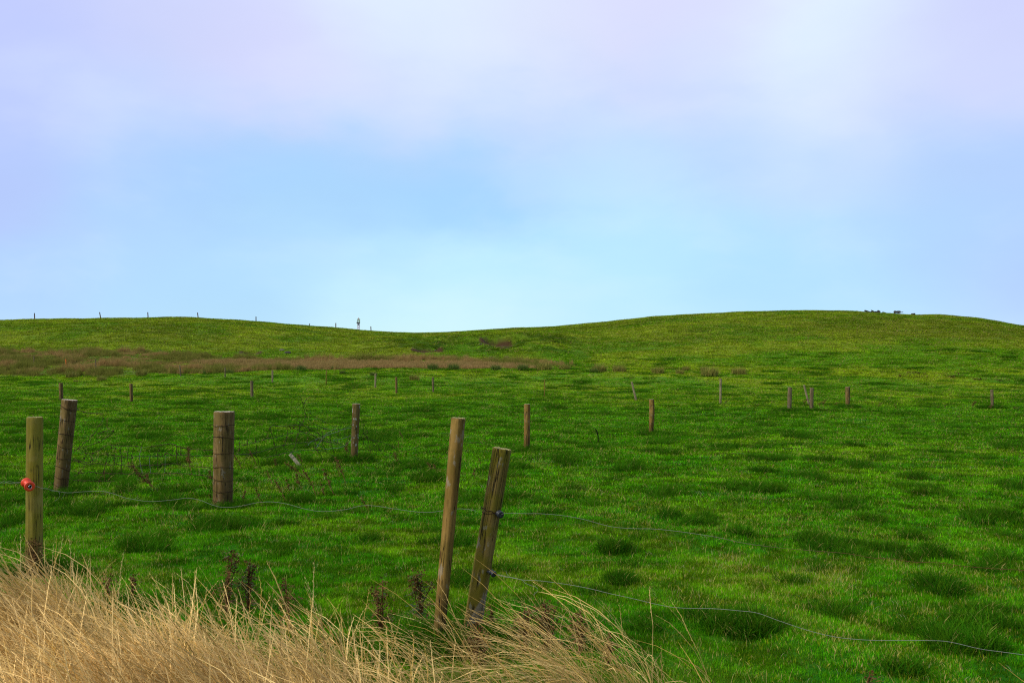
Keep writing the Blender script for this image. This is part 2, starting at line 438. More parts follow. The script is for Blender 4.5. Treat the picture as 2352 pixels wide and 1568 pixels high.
# ------------------------------------------------------------------ instanced vegetation
def blades(nb, foot_r, hmin, hmax, w, lean=.5, straw=.06, seg=2, dirbias=None, curl=1.0, valr=(.75, 1.25), yel=.25):
    """one tuft of many thin blades"""
    Vs, Ts, Fq, Ft = [], [], [], []
    R = rng
    k = 0
    for b in range(nb):
        a = R.random() * 6.283; r = foot_r * math.sqrt(R.random())
        x, y = r * math.cos(a), r * math.sin(a)
        L = hmin + (hmax - hmin) * R.random() ** 1.3
        az = R.random() * 6.283; tl = abs(R.normal(0, lean))
        if dirbias is not None:
            az = dirbias[0] + R.normal(0, dirbias[1]); tl = max(0.02, R.normal(dirbias[2], dirbias[3]))
        cv = curl * R.random() * .9
        fa = R.random() * 3.1416; wx, wy = math.cos(fa) * w / 2, math.sin(fa) * w / 2
        ww = .6 + .8 * R.random()
        st = R.random() < straw
        val = valr[0] + (valr[1] - valr[0]) * R.random()
        tint = (val, (R.random() ** 2) * yel * 2 if not st else 0, (.6 + .4 * R.random()) if st else 0)
        px, py, pz = x, y, -.01
        th = tl * .4
        ptsb = [(px, py, pz)]
        for s in range(seg):
            th2 = th + (tl * .6 + cv) * (s + .5) / seg
            px += math.cos(az) * math.sin(th2) * L / seg; py += math.sin(az) * math.sin(th2) * L / seg; pz += math.cos(th2) * L / seg
            ptsb.append((px, py, pz))
        b0 = k
        for s, p in enumerate(ptsb[:-1]):
            f = (1 - .45 * s / seg) * ww
            Vs += [(p[0] - wx * f, p[1] - wy * f, p[2]), (p[0] + wx * f, p[1] + wy * f, p[2])]
            sh = 1.0
            Ts += [tuple(tint)] * 2
        Vs.append(ptsb[-1]); Ts.append(tint)
        for s in range(seg - 1): Fq.append((b0 + 2 * s, b0 + 2 * s + 1, b0 + 2 * s + 3, b0 + 2 * s + 2))
        Ft.append((b0 + 2 * seg - 2, b0 + 2 * seg - 1, b0 + 2 * seg)); k += 2 * seg + 1
    return Vs, Ts, Fq, Ft
def template(name, data, mat):
    Vs, Ts, Fq, Ft = data
    return mesh_np(name, Vs, [np.array(Fq).reshape(-1, 4), np.array(Ft).reshape(-1, 3)], [mat], smooth=False, attrs={'tint': np.array(Ts)}, link=False)

_gn = {}
def scatter(name, P, rot, scl, idx, tone, temps, label, cat='grass'):
    """one stuff object: points that carry tufts"""
    col = bpy.data.collections.new(name + '_tufts')
    for i_, t in enumerate(temps):
        t.name = '%s_tuft_%02d' % (name, i_); col.objects.link(t)
    me = bpy.data.meshes.new(name); me.vertices.add(len(P))
    me.vertices.foreach_set('co', np.asarray(P, np.float32).ravel())
    for nm, arr, ty, fld in (('rot', rot, 'FLOAT_VECTOR', 'vector'), ('scl', scl, 'FLOAT_VECTOR', 'vector'), ('tone', tone, 'FLOAT_VECTOR', 'vector')):
        a_ = me.attributes.new(nm, ty, 'POINT'); a_.data.foreach_set(fld, np.asarray(arr, np.float32).ravel())
    a_ = me.attributes.new('pick', 'INT', 'POINT'); a_.data.foreach_set('value', np.asarray(idx, np.int32))
    o = bpy.data.objects.new(name, me); C.objects.link(o)
    g = bpy.data.node_groups.new(name + '_nodes', 'GeometryNodeTree')
    g.interface.new_socket('Geometry', in_out='INPUT', socket_type='NodeSocketGeometry')
    g.interface.new_socket('Geometry', in_out='OUTPUT', socket_type='NodeSocketGeometry')
    N = g.nodes.new; Lk = g.links.new
    gi = N('NodeGroupInput'); go = N('NodeGroupOutput')
    ci = N('GeometryNodeCollectionInfo'); ci.inputs['Collection'].default_value = col
    ci.inputs['Separate Children'].default_value = True; ci.inputs['Reset Children'].default_value = True
    ip = N('GeometryNodeInstanceOnPoints'); ip.inputs['Pick Instance'].default_value = True
    def na(nm, ty):
        a = N('GeometryNodeInputNamedAttribute'); a.data_type = ty; a.inputs['Name'].default_value = nm
        return a.outputs['Attribute']
    Lk(gi.outputs[0], ip.inputs['Points']); Lk(ci.outputs[0], ip.inputs['Instance'])
    Lk(na('pick', 'INT'), ip.inputs['Instance Index'])
    e = N('FunctionNodeEulerToRotation'); Lk(na('rot', 'FLOAT_VECTOR'), e.inputs[0]); Lk(e.outputs[0], ip.inputs['Rotation'])
    Lk(na('scl', 'FLOAT_VECTOR'), ip.inputs['Scale']); Lk(ip.outputs[0], go.inputs[0])
    md = o.modifiers.new('tufts', 'NODES'); md.node_group = g
    return tag(o, label, cat, kind='stuff')

# short sward ------------------------------------------------
sward = [template('s', blades(56, .10, .014, .046, .0042, .8, .016, valr=(.45, 1.4), yel=.16), M_GRASS) for _ in range(6)] + \
        [template('s', blades(54, .10, .018, .052, .0042, .95, .18, yel=.8, valr=(.6, 1.4)), M_GRASS) for _ in range(2)]
sward += [template('s', blades(3, .14, .05, .13, .0034, 1.3, 1.0, seg=3, valr=(.7, 1.2)), M_GRASS) for _ in range(2)]
sward += [template('s', blades(20, .10, .016, .052, .0095, .8, .05, valr=(.4, 1.5), yel=.14), M_GRASS) for _ in range(5)]
tusk = [template('t', blades(110, .10, .07, .19, .0042, .55, .02, seg=3, valr=(.7, 1.2), yel=.1), M_GRASS) for _ in range(4)]

def samp(n_, y0, y1, p, umax=.60):
    """n points with density falling as distance^-p"""
    q = rng.random(n_); e = 2 - p
    Yv = (y0 ** e + q * (y1 ** e - y0 ** e)) ** (1 / e) if abs(e) > 1e-6 else y0 * (y1 / y0) ** q
    U = (rng.random(n_) * 2 - 1) * umax * (1 + .9 * np.clip((10 - Yv) / 8, 0, 1))
    return U * Yv, Yv
X1, Y1 = samp(48000, 2.2, 9, 0.0)
X2, Y2 = samp(240000, 9, 250, 2.0)
X3, Y3 = samp(120000, 100, 250, 1.0)
Xs = np.concatenate([X1, X2, X3]); Ys = np.concatenate([Y1, Y2, Y3])
rdy = np.interp(Xs / Ys, UU, RIDGE_Y)
dz_ = np.maximum(dirt(Xs, Ys), np.maximum(dirt(Xs, Ys + 1.0), np.maximum(dirt(Xs - 1, Ys), dirt(Xs + 1, Ys))))
keep = (Ys < rdy + 12) & (dz_ < .4)
Xs, Ys = Xs[keep], Ys[keep]
inr = inpoly(Xs, Ys, RUSH)
kk = ~(inr & (rng.random(len(Xs)) < .5)); Xs, Ys, inr = Xs[kk], Ys[kk], inr[kk]
Zs = height(Xs, Ys)
cs, ts = turf(Xs, Ys)
mott = fbm(Xs / .16, Ys / .16, 2)
cs = cs * (0.42 + 1.05 * rng.random((len(Xs), 1)) ** 1.3) * (.55 + .9 * sst(.3, .7, mott))[:, None]
dist = np.maximum(1, Ys / 9)
sxy = dist ** .90 * (.50 + .45 * rng.random(len(Xs)))
sz = dist ** .38 * (.7 + .6 * rng.random(len(Xs))) * (1 + ts * .8)
sw = sst(.52, .7, fbm(Xs / 1.6 + 70, Ys / 1.6, 3))
idx = np.where(rng.random(len(Xs)) < (.05 + .22 * sw * (1 - ts)) * (1 - .6 * sst(60, 130, Ys)), 6 + rng.integers(0, 2, len(Xs)), rng.integers(0, 6, len(Xs)))
LIT = []
for (x_, y_, rx_, ry_) in [(640, 1110, 150, 45), (330, 1130, 90, 25), (420, 1085, 60, 20), (560, 1180, 60, 16), (860, 1080, 70, 16), (1330, 1130, 70, 14), (1620, 1290, 120, 20), (1900, 1330, 90, 20), (1250, 1060, 60, 8), (2150, 1420, 100, 14), (1740, 1150, 90, 12)]:
    a_ = hit(x_, y_); LIT.append((a_.x, a_.y, rx_ * a_.y / FD, ry_ * a_.y * a_.y / (FD * 1.7)))
lit = np.zeros(len(Xs))
for (x_, y_, rx_, ry_) in LIT: lit = np.maximum(lit, np.exp(-(((Xs - x_) / rx_) ** 2 + ((Ys - y_) / ry_) ** 2)))
lit *= sst(.40, .6, fbm(Xs / .5 + 90, Ys / .5, 3))
idx = np.where((rng.random(len(Xs)) < lit * .40) & (Ys < 45), 6 + rng.integers(0, 2, len(Xs)), idx)
long_ = (rng.random(len(Xs)) < .012 + .22 * lit) & (Ys < 45)
idx = np.where(long_, 8 + rng.integers(0, 2, len(Xs)), idx); sz = np.where(long_, 1.0, sz); cs = np.where(long_[:, None], .8, cs)
sxy = np.where(long_, np.minimum(sxy, 1.6), sxy)
idx = np.where((idx < 8) & (rng.random(len(Xs)) < .75 * sst(7, 14, Ys)), 10 + rng.integers(0, 5, len(Xs)), idx)
# surface tilt
e_ = .5 * dist * .2 + .1
gx = (height(Xs + e_, Ys) - height(Xs - e_, Ys)) / (2 * e_); gy = (height(Xs, Ys + e_) - height(Xs, Ys - e_)) / (2 * e_)
rot = np.stack([np.arctan(gy), -np.arctan(gx), rng.random(len(Xs)) * 6.283], -1)
# rotate in tuft's own frame first: euler XYZ applies Z last, so only tilt far hills where it matters
rot[:, 2] = np.where(Ys > 60, (rng.integers(0, 2, len(Xs))) * 0.0, rot[:, 2])
scatter('grass', np.stack([Xs, Ys, Zs], -1), rot, np.stack([sxy, sxy, sz], -1), idx, cs, sward,
        'short grazed green grass covering the pasture and the hills')

# dark lush tussocks ------------------------------------------
XT, YT = samp(90000, 3.5, 130, 1.75)
t_ = tuss(XT, YT); kk = (t_ > .35) & (rng.random(len(XT)) < t_ * 1.1) & ~inpoly(XT, YT, RUSH)
XT, YT, t_ = XT[kk], YT[kk], t_[kk]
for (x_, y_) in [(138, 1136), (511, 1168), (813, 1058), (1210, 1037), (1496, 999), (1006, 1480), (1080, 1468), (78, 1320), (1813, 945), (1864, 945), (1947, 937), (2279, 938)]:
    p_ = hit(x_, y_); a_ = rng.random(26) * 6.283; r_ = .10 + .22 * rng.random(26)
    XT = np.concatenate([XT, p_.x + r_ * np.cos(a_)]); YT = np.concatenate([YT, p_.y + r_ * np.sin(a_)]); t_ = np.concatenate([t_, np.full(26, .75)])
dist = np.maximum(1, YT / 11)
sc = dist ** .9 * (.8 + .6 * rng.random(len(XT))); szz = dist ** .35 * (.5 + .5 * rng.random(len(XT))) * (.45 + .75 * t_)
ct = (A(.014, .105, .004) + (rng.random((len(XT), 1))) * A(.035, .11, .002)) * (.6 + .7 * rng.random((len(XT), 1)))
scatter('tussock_grass', np.stack([XT, YT, height(XT, YT)], -1), np.stack([0 * XT, 0 * XT, rng.random(len(XT)) * 6.283], -1),
        np.stack([sc, sc, szz], -1), rng.integers(0, 4, len(XT)), ct, tusk, 'longer dark green grass growing in lush tussocks across the pasture')

# rushes on the wet ground at the hill foot ---------------------
def rush_data(nb=90, r=.28, h0=.35, h1_=.85, w=.014, straw=.0):
    return blades(nb, r, h0, h1_, w, .22, straw, seg=2, valr=(.6, 1.25), yel=.12, curl=.35)
rush_t = [template('r', rush_data(), M_RUSH) for _ in range(4)]
P = np.array(RUSH); lo, hi = P.min(0), P.max(0)
n_ = 26000
XR = rng.uniform(max(lo[0], -110), hi[0], n_); YR = rng.uniform(lo[1], hi[1], n_)
ins = inpoly(XR, YR, RUSH); XR, YR = XR[ins], YR[ins]
pk = inpoly(XR, YR, PINK)
cl = fbm(XR / 3.2 + 21, YR / 3.2, 3); gap = fbm(XR / 9 + 2, YR / 6, 3)
left_low = (XR / YR < -.26) & (YR < 116)
pk2 = rng.random(len(XR)) < np.where(pk, .8, np.where(left_low, sst(.46, .58, cl) * .75, .22 + .5 * sst(.42, .58, cl)))
pk2 &= rng.random(len(XR)) < 1 - .85 * sst((1080 - 1176) / FD, (1330 - 1176) / FD, XR / YR)
for (mx_, my_) in [(77.7, 836.5), (152.2, 845), (220, 850), (323, 855), (415, 864), (517, 867), (625.8, 878), (749.3, 884)]:
    q_ = hit(mx_, my_)
    pk2 &= ~((np.abs(XR - q_.x) < .75) & (YR < q_.y + .2) & (YR > q_.y - 7))
XR, YR, pk, cl = XR[pk2], YR[pk2], pk[pk2], cl[pk2]
brown = mixc(A(.20, .21, .04) + 0 * XR[:, None], A(.44, .27, .11), np.clip(sst(.40, .62, fbm(XR / 6 + 60, YR / 4, 3)) * .9 + rng.normal(0, .2, len(XR)), 0, 1))
pink = mixc(A(.52, .33, .15) + 0 * XR[:, None], A(.36, .22, .09), rng.random(len(XR)))
cr = mixc(brown, pink, pk * .75)
s_ = (.8 + .6 * rng.random(len(XR))); sz_ = np.where(pk, .75, .55 + 1.0 * sst(.45, .7, cl)) * (.45 + .6 * rng.random(len(XR)))
scatter('rushes', np.stack([XR, YR, height(XR, YR) - .03], -1), np.stack([0 * XR, 0 * XR, rng.random(len(XR)) * 6.283], -1),
        np.stack([s_, s_, sz_], -1), rng.integers(0, 4, len(XR)), cr, rush_t, 'band of brown and reddish rushes on the wet ground below the hills', 'rushes')

# separate rush clumps
def clump_mat(name, a, b):
    m, n, out = mat_base(name)
    tint = n.n('ShaderNodeAttribute', attribute_name='tint'); s = n.n('ShaderNodeSeparateColor'); n.t.links.new(tint.outputs['Color'], s.inputs[0])
    c = n.mix(s.outputs[1], a, b); c = n.v('SCALE', c, sc=s.outputs[0])
    principled(n, out, c, .7, spec=.2); return m
M_RG = clump_mat('green_rush', (.05, .13, .012), (.16, .19, .03))
M_RB = clump_mat('brown_rush', (.13, .19, .015), (.34, .27, .06))
def rush_clump_mesh(mat, nb=520):
    Vs, Ts, Fq, Ft = blades(nb, .42, .35, .8, .018, .38, 0, seg=2, valr=(.6, 1.2), yel=0, curl=.5)
    T = np.array(Ts); T[:, 1] = np.repeat(rng.random(len(T) // 5 + 1), 5)[:len(T)]
    o = template('rush_clump', (Vs, T, Fq, Ft), mat); return o.data
RM = [rush_clump_mesh(M_RG) for _ in range(3)] + [rush_clump_mesh(M_RB) for _ in range(3)]
clumps = [  # x, y(base), width in grid px, brown?, label
    (994, 848, 34, 0, 'dark green rush clump alone at the front of the reddish strip'),
    (1042, 848, 34, 0, 'very dark rush clump just right of the middle of the reddish strip'),
    (1139, 849, 30, 0, 'low green rush clump near the right end of the reddish strip'),
    (1201, 849, 34, 0, 'wide green rush clump before the tip of the reddish strip'),
    (1250, 850, 48, 1, 'broad brown-green rush clump at the right tip of the reddish strip'),
    (1296, 849, 34, 1, 'brown rush clump just past the right tip of the reddish strip'),
    (1377, 853, 44, 1, 'large olive brown rush clump, left one of the big pair below the ditch'),
    (1364, 855, 26, 0, 'small dark rush clump tucked below the left of the big pair'),
    (1422, 854, 42, 1, 'large olive brown rush clump, right one of the big pair below the ditch'),
    (1511, 857, 38, 1, 'spread low rush clump right of the big pair'),
    (1561, 858, 26, 1, 'small rounded rush clump above the tilted pale stake'),
    (1630, 863, 52, 1, 'widest tawny rush clump standing by the thin pale post'),
    (1618, 851, 24, 1, 'small tawny rush clump behind the widest tawny one'),
    (1698, 860, 44, 1, 'low flat tawny rush clump, rightmost of all the rushes'),
    (1575, 850, 24, 1, 'small rush clump at the ditch edge left of the tawny ones'),
    (952, 873, 32, 1, 'lone tawny rush clump out in the grass behind two middle posts'),
    (858, 862, 22, 0, 'small faint rush clump behind the pale post in the middle field'),
    (475, 858, 24, 0, 'small green rush clump left of the fourth post of the marsh fence'),
    (527, 858, 24, 0, 'small green rush clump beside the grey post at the marsh edge'),
    (623, 848, 30, 1, 'brown green rush clump behind the wider pale post at the marsh edge'),
    (692, 851, 32, 0, 'dark green rush clump between the pale post and the thin olive stake'),
    (768, 849, 24, 0, 'dark rush clump just right of the thin olive stake'),
    (787, 858, 20, 0, 'low dark rush clump on the grass right of the thin olive stake'),
    (165, 866, 36, 1, 'dark brown rush clump at the foot of the orange stake'),
    (245, 861, 22, 1, 'reddish rush clump right of the post next to the orange stake'),
    (233, 874, 30, 1, 'thin straggly rush clump lowest in the left marsh'),
    (174, 877, 14, 1, 'tiny brown rush clump below the orange stake'),
    (325, 862, 36, 1, 'low brown rush clump around the faint thin marsh post'),
]
for k_, (x, y, w_, br, lab) in enumerate(clumps):
    p = hit(x, y)
    if not p: continue
    o = bpy.data.objects.new('rush_clump', RM[(3 if br else 0) + k_ % 3]); C.objects.link(o)
    s = w_ * p.y / FD / 1.15
    o.location = p - Vector((0, 0, .04)); o.scale = (s, s, s * .8); o.rotation_euler.z = k_ * 1.3
    tag(o, lab, 'rush clump', 'separate rush clumps at the edge of the wet ground')

# ------------------------------------------------------------------ tall dry grass by the fence
def stems(nb, r, lean_m=.45, lean_s=.2, hm=.68, arch=.8, straw=1.0):
    Vs, Ts, Fq, Ft = [], [], [], []; k = 0; R = rng
    for b in range(nb):
        a = R.random() * 6.283; rr = r * math.sqrt(R.random()); x, y = rr * math.cos(a), rr * math.sin(a)
        L = hm * (.55 + .6 * R.random()); az = math.pi + R.normal(0, .62)
        th0 = max(-.12, R.normal(lean_m * .6, .14)); th1 = th0 + abs(R.normal(arch, .28)) + (R.random() < .07) * .8
        w = .0018 * (.7 + .7 * R.random()); S = 7
        fa = R.random() * 3.14; wx, wy = math.cos(fa) * w / 2, math.sin(fa) * w / 2
        hue = R.random(); val = .45 + .75 * R.random()
        px, py, pz = x, y, 0; P_ = [(px, py, pz)]
        for s in range(S):
            t = (s + .5) / S; th = th0 + (th1 - th0) * t ** 1.7
            wob = R.normal(0, .05)
            px += math.cos(az + wob) * math.sin(th) * L / S; py += math.sin(az + wob) * math.sin(th) * L / S; pz += math.cos(th) * L / S
            P_.append((px, py, pz))
        b0 = k
        for s, p in enumerate(P_):
            t = s / S; f = (1.15 - .5 * t) if t < .68 else (1.5 if s < S else .4)
            Vs += [(p[0] - wx * f, p[1] - wy * f, p[2] - w * .2 * f), (p[0] + wx * f, p[1] + wy * f, p[2] + w * .2 * f)]
            v = val * (1.0 if t < .68 else 1.12); Ts += [(v, hue, t)] * 2
        for s in range(S): Fq.append((b0 + 2 * s, b0 + 2 * s + 1, b0 + 2 * s + 3, b0 + 2 * s + 2))
        k += 2 * (S + 1)
        # alternate spikelets on the head
        for q in range(9):
            t = .66 + .34 * q / 9; s = min(S - 1, int(t * S)); fr = t * S - s
            p0 = Vector(P_[s]).lerp(Vector(P_[s + 1]), fr); d_ = (Vector(P_[s + 1]) - Vector(P_[s])).normalized()
            side = Vector((-d_.y, d_.x, 0)); side = side.normalized() if side.length > .01 else Vector((1, 0, 0))
            if q % 2: side = -side
            tip = p0 + d_ * .013 + side * .0045 + Vector((0, 0, .002))
            Vs += [tuple(p0), tuple(p0 + d_ * .006 + side * .0035), tuple(tip)]; Ts += [(val * 1.2, hue * .5, t)] * 3
            Ft.append((k, k + 1, k + 2)); k += 3
    return Vs, Ts, Fq, Ft
m, n, out = mat_base('dry_grass')
tint = n.n('ShaderNodeAttribute', attribute_name='tint'); s = n.n('ShaderNodeSeparateColor'); n.t.links.new(tint.outputs['Color'], s.inputs[0])
tone = n.n('ShaderNodeAttribute', attribute_type='INSTANCER', attribute_name='tone').outputs['Color']
c = n.mix(s.outputs[1], (.96, .69, .29), (.58, .35, .08))
c = n.mix(n.m('MULTIPLY', n.m('SUBTRACT', 1.0, n.ramp(s.outputs[2], 0, .35)), .5), c, (.40, .30, .08))
c = n.v('MULTIPLY', c, tone); c = n.v('SCALE', c, sc=s.outputs[0])
d = n.n('ShaderNodeBsdfDiffuse'); n.put(d.inputs[0], c); tr = n.n('ShaderNodeBsdfTranslucent'); n.put(tr.inputs[0], c)
mx = n.n('ShaderNodeMixShader'); mx.inputs[0].default_value = .25
n.t.links.new(d.outputs[0], mx.inputs[1]); n.t.links.new(tr.outputs[0], mx.inputs[2]); n.t.links.new(mx.outputs[0], out.inputs[0])
M_DRY = m
dry_t = [template('d', stems(34, .13, arch=.85), M_DRY) for _ in range(6)] + [template('d', stems(30, .12, .6, .3, .70, 1.15), M_DRY) for _ in range(3)] + \
        [template('d', stems(12, .14, .6, .3, .80, 1.05), M_DRY) for _ in range(3)]
# fence line (left olive post to the leaning pair)
PL = hit(78, 1320); PR2 = hit(1082, 1468)
FL_D = Vector((PR2.x - PL.x, PR2.y - PL.y, 0)).normalized(); FL_N = Vector((FL_D.y, -FL_D.x, 0))
n_ = 9000
XD = rng.uniform(-5.6, 2.6, n_); YD = rng.uniform(3.0, 7.4, n_)
# signed distance towards the camera from the fence line
sdist = (XD - PR2.x) * FL_N.x + (YD - PR2.y) * FL_N.y
if FL_N.y > 0: sdist = -sdist
along = (XD - PR2.x) * FL_D.x + (YD - PR2.y) * FL_D.y      # 0 at the leaning posts, negative to the left
edge = fbm(XD / .8 + 5, YD / .8, 3)
EDGE = lambda X_, Y_: np.interp(X_ / Y_, (np.array([-900, 0, 300, 600, 900, 1150, 1300, 1550, 1800]) - 1176) / FD, [6.9, 6.5, 6.1, 5.35, 5.05, 5.1, 5.2, 4.9, 4.5])
den = sst(-.05, .9, EDGE(XD, YD) - YD + (edge - .5) * .9) * np.interp(XD / YD, (np.array([0, 600, 850, 1000, 1120, 1300, 1450, 1560, 1700, 2100]) - 1176) / FD, [1, .95, .75, .60, .62, .75, .68, .40, .10, .03])
den *= .12 + .88 * sst(.36, .60, fbm(XD / .42 + 15, YD / .55, 3))

kk = rng.random(n_) < den * .64
XD, YD, along, sdist = XD[kk], YD[kk], along[kk], sdist[kk]
dn_ = np.where(XD / YD > (1020 - 1176) / FD, 9 + rng.integers(0, 3, len(XD)), rng.integers(0, 9, len(XD)))
sc = .85 + .35 * rng.random(len(XD)); hz = (.72 + .42 * rng.random(len(XD))) * np.interp(XD / YD, (np.array([0, 700, 1176, 1600, 2000]) - 1176) / FD, [1.0, .97, .95, .95, .82]) 
td = np.clip(1 + .6 * (fbm(XD / .6 + 33, YD / .6, 2)[:, None] - .5) * 2, .6, 1.3) * np.ones((1, 3)) * (.70 + .5 * rng.random((len(XD), 1)))
scatter('tall_dry_grass', np.stack([XD, YD, height(XD, YD) - .02], -1), np.stack([0 * XD, 0 * XD, rng.normal(0, .38, len(XD))], -1),
        np.stack([sc, sc, hz], -1), dn_, td, dry_t, 'tall tan dry grass leaning left along the near fence', 'dry grass')
# green undergrowth between the stems
n_ = 5000
XG = rng.uniform(-5.5, 2.6, n_); YG = rng.uniform(2.2, 8.6, n_)
sdist = (XG - PR2.x) * FL_N.x + (YG - PR2.y) * FL_N.y
if FL_N.y > 0: sdist = -sdist
kk = (YG < EDGE(XG, YG) + .3) & (rng.random(n_) < .7); XG, YG = XG[kk], YG[kk]
cg = A(.05, .17, .008) + rng.random((len(XG), 1)) * A(.06, .09, .01)
under = [template('u', blades(60, .14, .09, .28, .0045, .4, .10, seg=3, valr=(.6, 1.2)), M_GRASS) for _ in range(4)]
scatter('undergrowth', np.stack([XG, YG, height(XG, YG) - .01], -1), np.stack([0 * XG, 0 * XG, rng.random(len(XG)) * 6.283], -1),
        np.stack([np.ones(len(XG))] * 2 + [.6 + .6 * rng.random(len(XG))], -1), rng.integers(0, 4, len(XG)), cg, under,
        'long green grass under the tall dry stems', 'grass')

# ------------------------------------------------------------------ wooden posts
def wood_mat(name, base, light, dark, algae, alg=.5, lichen=.0, wet=.0, seed=0.0, side=0, bare=0):
    m, n, out = mat_base(name)
    tc = n.n('ShaderNodeTexCoord').outputs['Object']
    v = n.v('ADD', tc, (seed, seed * 1.7, seed * .3))
    g = n.v('MULTIPLY', v, (1, 1, .06))
    grain = n.noise(g, 90, 6, .65); broad = n.noise(n.v('MULTIPLY', v, (1, 1, .22)), 14, 4, .6)
    blot = n.noise(v, 7, 4, .6); fine = n.noise(n.v('MULTIPLY', v, (1, 1, .3)), 130, 3, .7)
    c = n.mix(n.ramp(broad, .32, .66), base, light)
    c = n.mix(n.m('MULTIPLY', n.ramp(grain, .52, .72), .75), c, dark)
    c = n.mix(n.m('MULTIPLY', n.ramp(fine, .60, .8), .4), c, dark)
    c = n.mix(n.m('MULTIPLY', n.ramp(blot, .40, .62), alg), c, algae)
    cr = n.noise(n.v('MULTIPLY', v, (1, 1, .035)), 38, 2, .5)
    crack = n.ramp(n.m('ABSOLUTE', n.m('SUBTRACT', cr, .5)), .022, .002)
    crack = n.m('MULTIPLY', crack, n.ramp(n.noise(v, 5, 2), .38, .52))
    vo = n.n('ShaderNodeTexVoronoi'); vo.inputs['Scale'].default_value = 7.5; n.put(vo.inputs['Vector'], n.v('ADD', n.v('MULTIPLY', v, (1, 1, .6)), n.v('SCALE', n.noise(v, 9, 2, .5, 'Color'), sc=.05)))
    knot = n.m('MULTIPLY', n.ramp(vo.outputs['Distance'], .15, .07), n.m('ADD', .45, n.m('MULTIPLY', grain, .8)))
    c = n.mix(n.m('MULTIPLY', knot, .75), c, dark)
    flake = n.m('MULTIPLY', n.ramp(n.noise(n.v('MULTIPLY', v, (1, 1, .12)), 30, 5, .7), .60, .66), n.ramp(n.noise(v, 3.3, 3), .46, .60))
    c = n.mix(n.m('MULTIPLY', flake, .6), c, n.v('SCALE', light, sc=1.5))
    c = n.mix(crack, c, (.008, .006, .004))
    if lichen:
        li = n.noise(n.v('MULTIPLY', v, (1, 1, .45)), 22, 4, .6)
        c = n.mix(n.m('MULTIPLY', n.ramp(li, .60, .66), lichen), c, (.42, .42, .38))
    sp = n.n('ShaderNodeSeparateXYZ'); n.t.links.new(tc, sp.inputs[0])
    if wet:
        wz = n.m('ADD', sp.outputs[2], n.m('MULTIPLY', n.m('SUBTRACT', blot, .5), .35))
        c = n.mix(n.m('MULTIPLY', n.ramp(wz, .42, .12), wet), c, n.v('SCALE', c, sc=.35))
    if bare:
        nb_ = n.n('ShaderNodeNewGeometry').outputs['Normal']; sb = n.n('ShaderNodeSeparateXYZ'); n.t.links.new(nb_, sb.inputs[0])
        sz_ = n.n('ShaderNodeSeparateXYZ'); n.t.links.new(tc, sz_.inputs[0])
        zz_ = n.m('SUBTRACT', sz_.outputs[2], n.m('ADD', .205, n.m('MULTIPLY', sb.outputs[0], .14)))
        zz_ = n.m('ADD', zz_, n.m('MULTIPLY', n.m('SUBTRACT', fine, .5), .03))
        c = n.mix(n.m('MULTIPLY', n.ramp(zz_, .012, -.012), .85), c, n.mix(n.ramp(grain, .45, .65), (.34, .28, .20), (.15, .11, .07)))
    if side:  # darkens right-facing faces: shade side of the post put into the wood colour
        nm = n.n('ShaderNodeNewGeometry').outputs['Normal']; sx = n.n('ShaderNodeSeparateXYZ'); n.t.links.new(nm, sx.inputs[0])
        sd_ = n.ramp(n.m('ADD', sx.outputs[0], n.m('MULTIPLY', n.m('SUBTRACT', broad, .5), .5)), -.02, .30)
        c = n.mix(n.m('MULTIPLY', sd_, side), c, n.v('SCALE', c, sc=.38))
    h = n.m('SUBTRACT', n.m('ADD', n.m('MULTIPLY', grain, .6), n.m('MULTIPLY', broad, .5)), n.m('MULTIPLY', crack, 1.5))
    principled(n, out, c, .85, 0, h, .7, .004, .15)
    return m
WOOD = {
 'olive': wood_mat('olive_wood', (.185, .150, .022), (.27, .22, .05), (.045, .032, .008), (.185, .165, .008), .6, .0, .5, 1.0),
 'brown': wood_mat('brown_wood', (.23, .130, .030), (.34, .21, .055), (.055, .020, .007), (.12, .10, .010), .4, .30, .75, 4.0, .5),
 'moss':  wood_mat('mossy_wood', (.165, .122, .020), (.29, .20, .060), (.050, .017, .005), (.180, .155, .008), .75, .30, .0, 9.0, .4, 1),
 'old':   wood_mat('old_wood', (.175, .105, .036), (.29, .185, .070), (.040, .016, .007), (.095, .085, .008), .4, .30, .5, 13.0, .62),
 'white': wood_mat('stained_wood', (.120, .080, .022), (.17, .12, .04), (.035, .02, .007), (.11, .09, .018), .4, 1.0, .4, 17.0),
 'grey':  wood_mat('grey_wood', (.14, .100, .050), (.22, .17, .09), (.04, .026, .014), (.10, .085, .025), .3, .3, .3, 21.0),
 'pale':  wood_mat('pale_wood', (.24, .19, .10), (.34, .28, .17), (.09, .06, .035), (.18, .16, .06), .25, .2, .2, 25.0),
}
def flat_mat(name, col, rough=.7, metal=0, var=.3, scale=30, spec=.3):
    m, n, out = mat_base(name)
    tc = n.n('ShaderNodeTexCoord').outputs['Object']
    f = n.noise(tc, scale, 4, .6)
    c = n.v('SCALE', col, sc=n.m('ADD', 1 - var / 2 - .1, n.m('MULTIPLY', f, var * 1.3)))
    principled(n, out, c, rough, metal, f, .25, .003, spec); return m
M_END_O = flat_mat('lichen_end_grain', (.30, .27, .11), .9, 0, .8, 60)
M_END_G = flat_mat('grey_end_grain', (.42, .36, .27), .9, 0, .7, 60)
M_RUST = flat_mat('rusty_wire', (.040, .018, .008), .8, .2, .8, 20)
M_GALV = flat_mat('galvanised_wire', (.17, .18, .16), .5, .5, .6, 12)
M_ORANGE = flat_mat('orange_plastic', (.80, .16, .015), .5)
M_DARKPOST = flat_mat('weathered_stake', (.10, .055, .035), .9, 0, .6)
M_BLACK = flat_mat('black_plastic', (.022, .025, .032), .45, 0, .3, 30, .5)
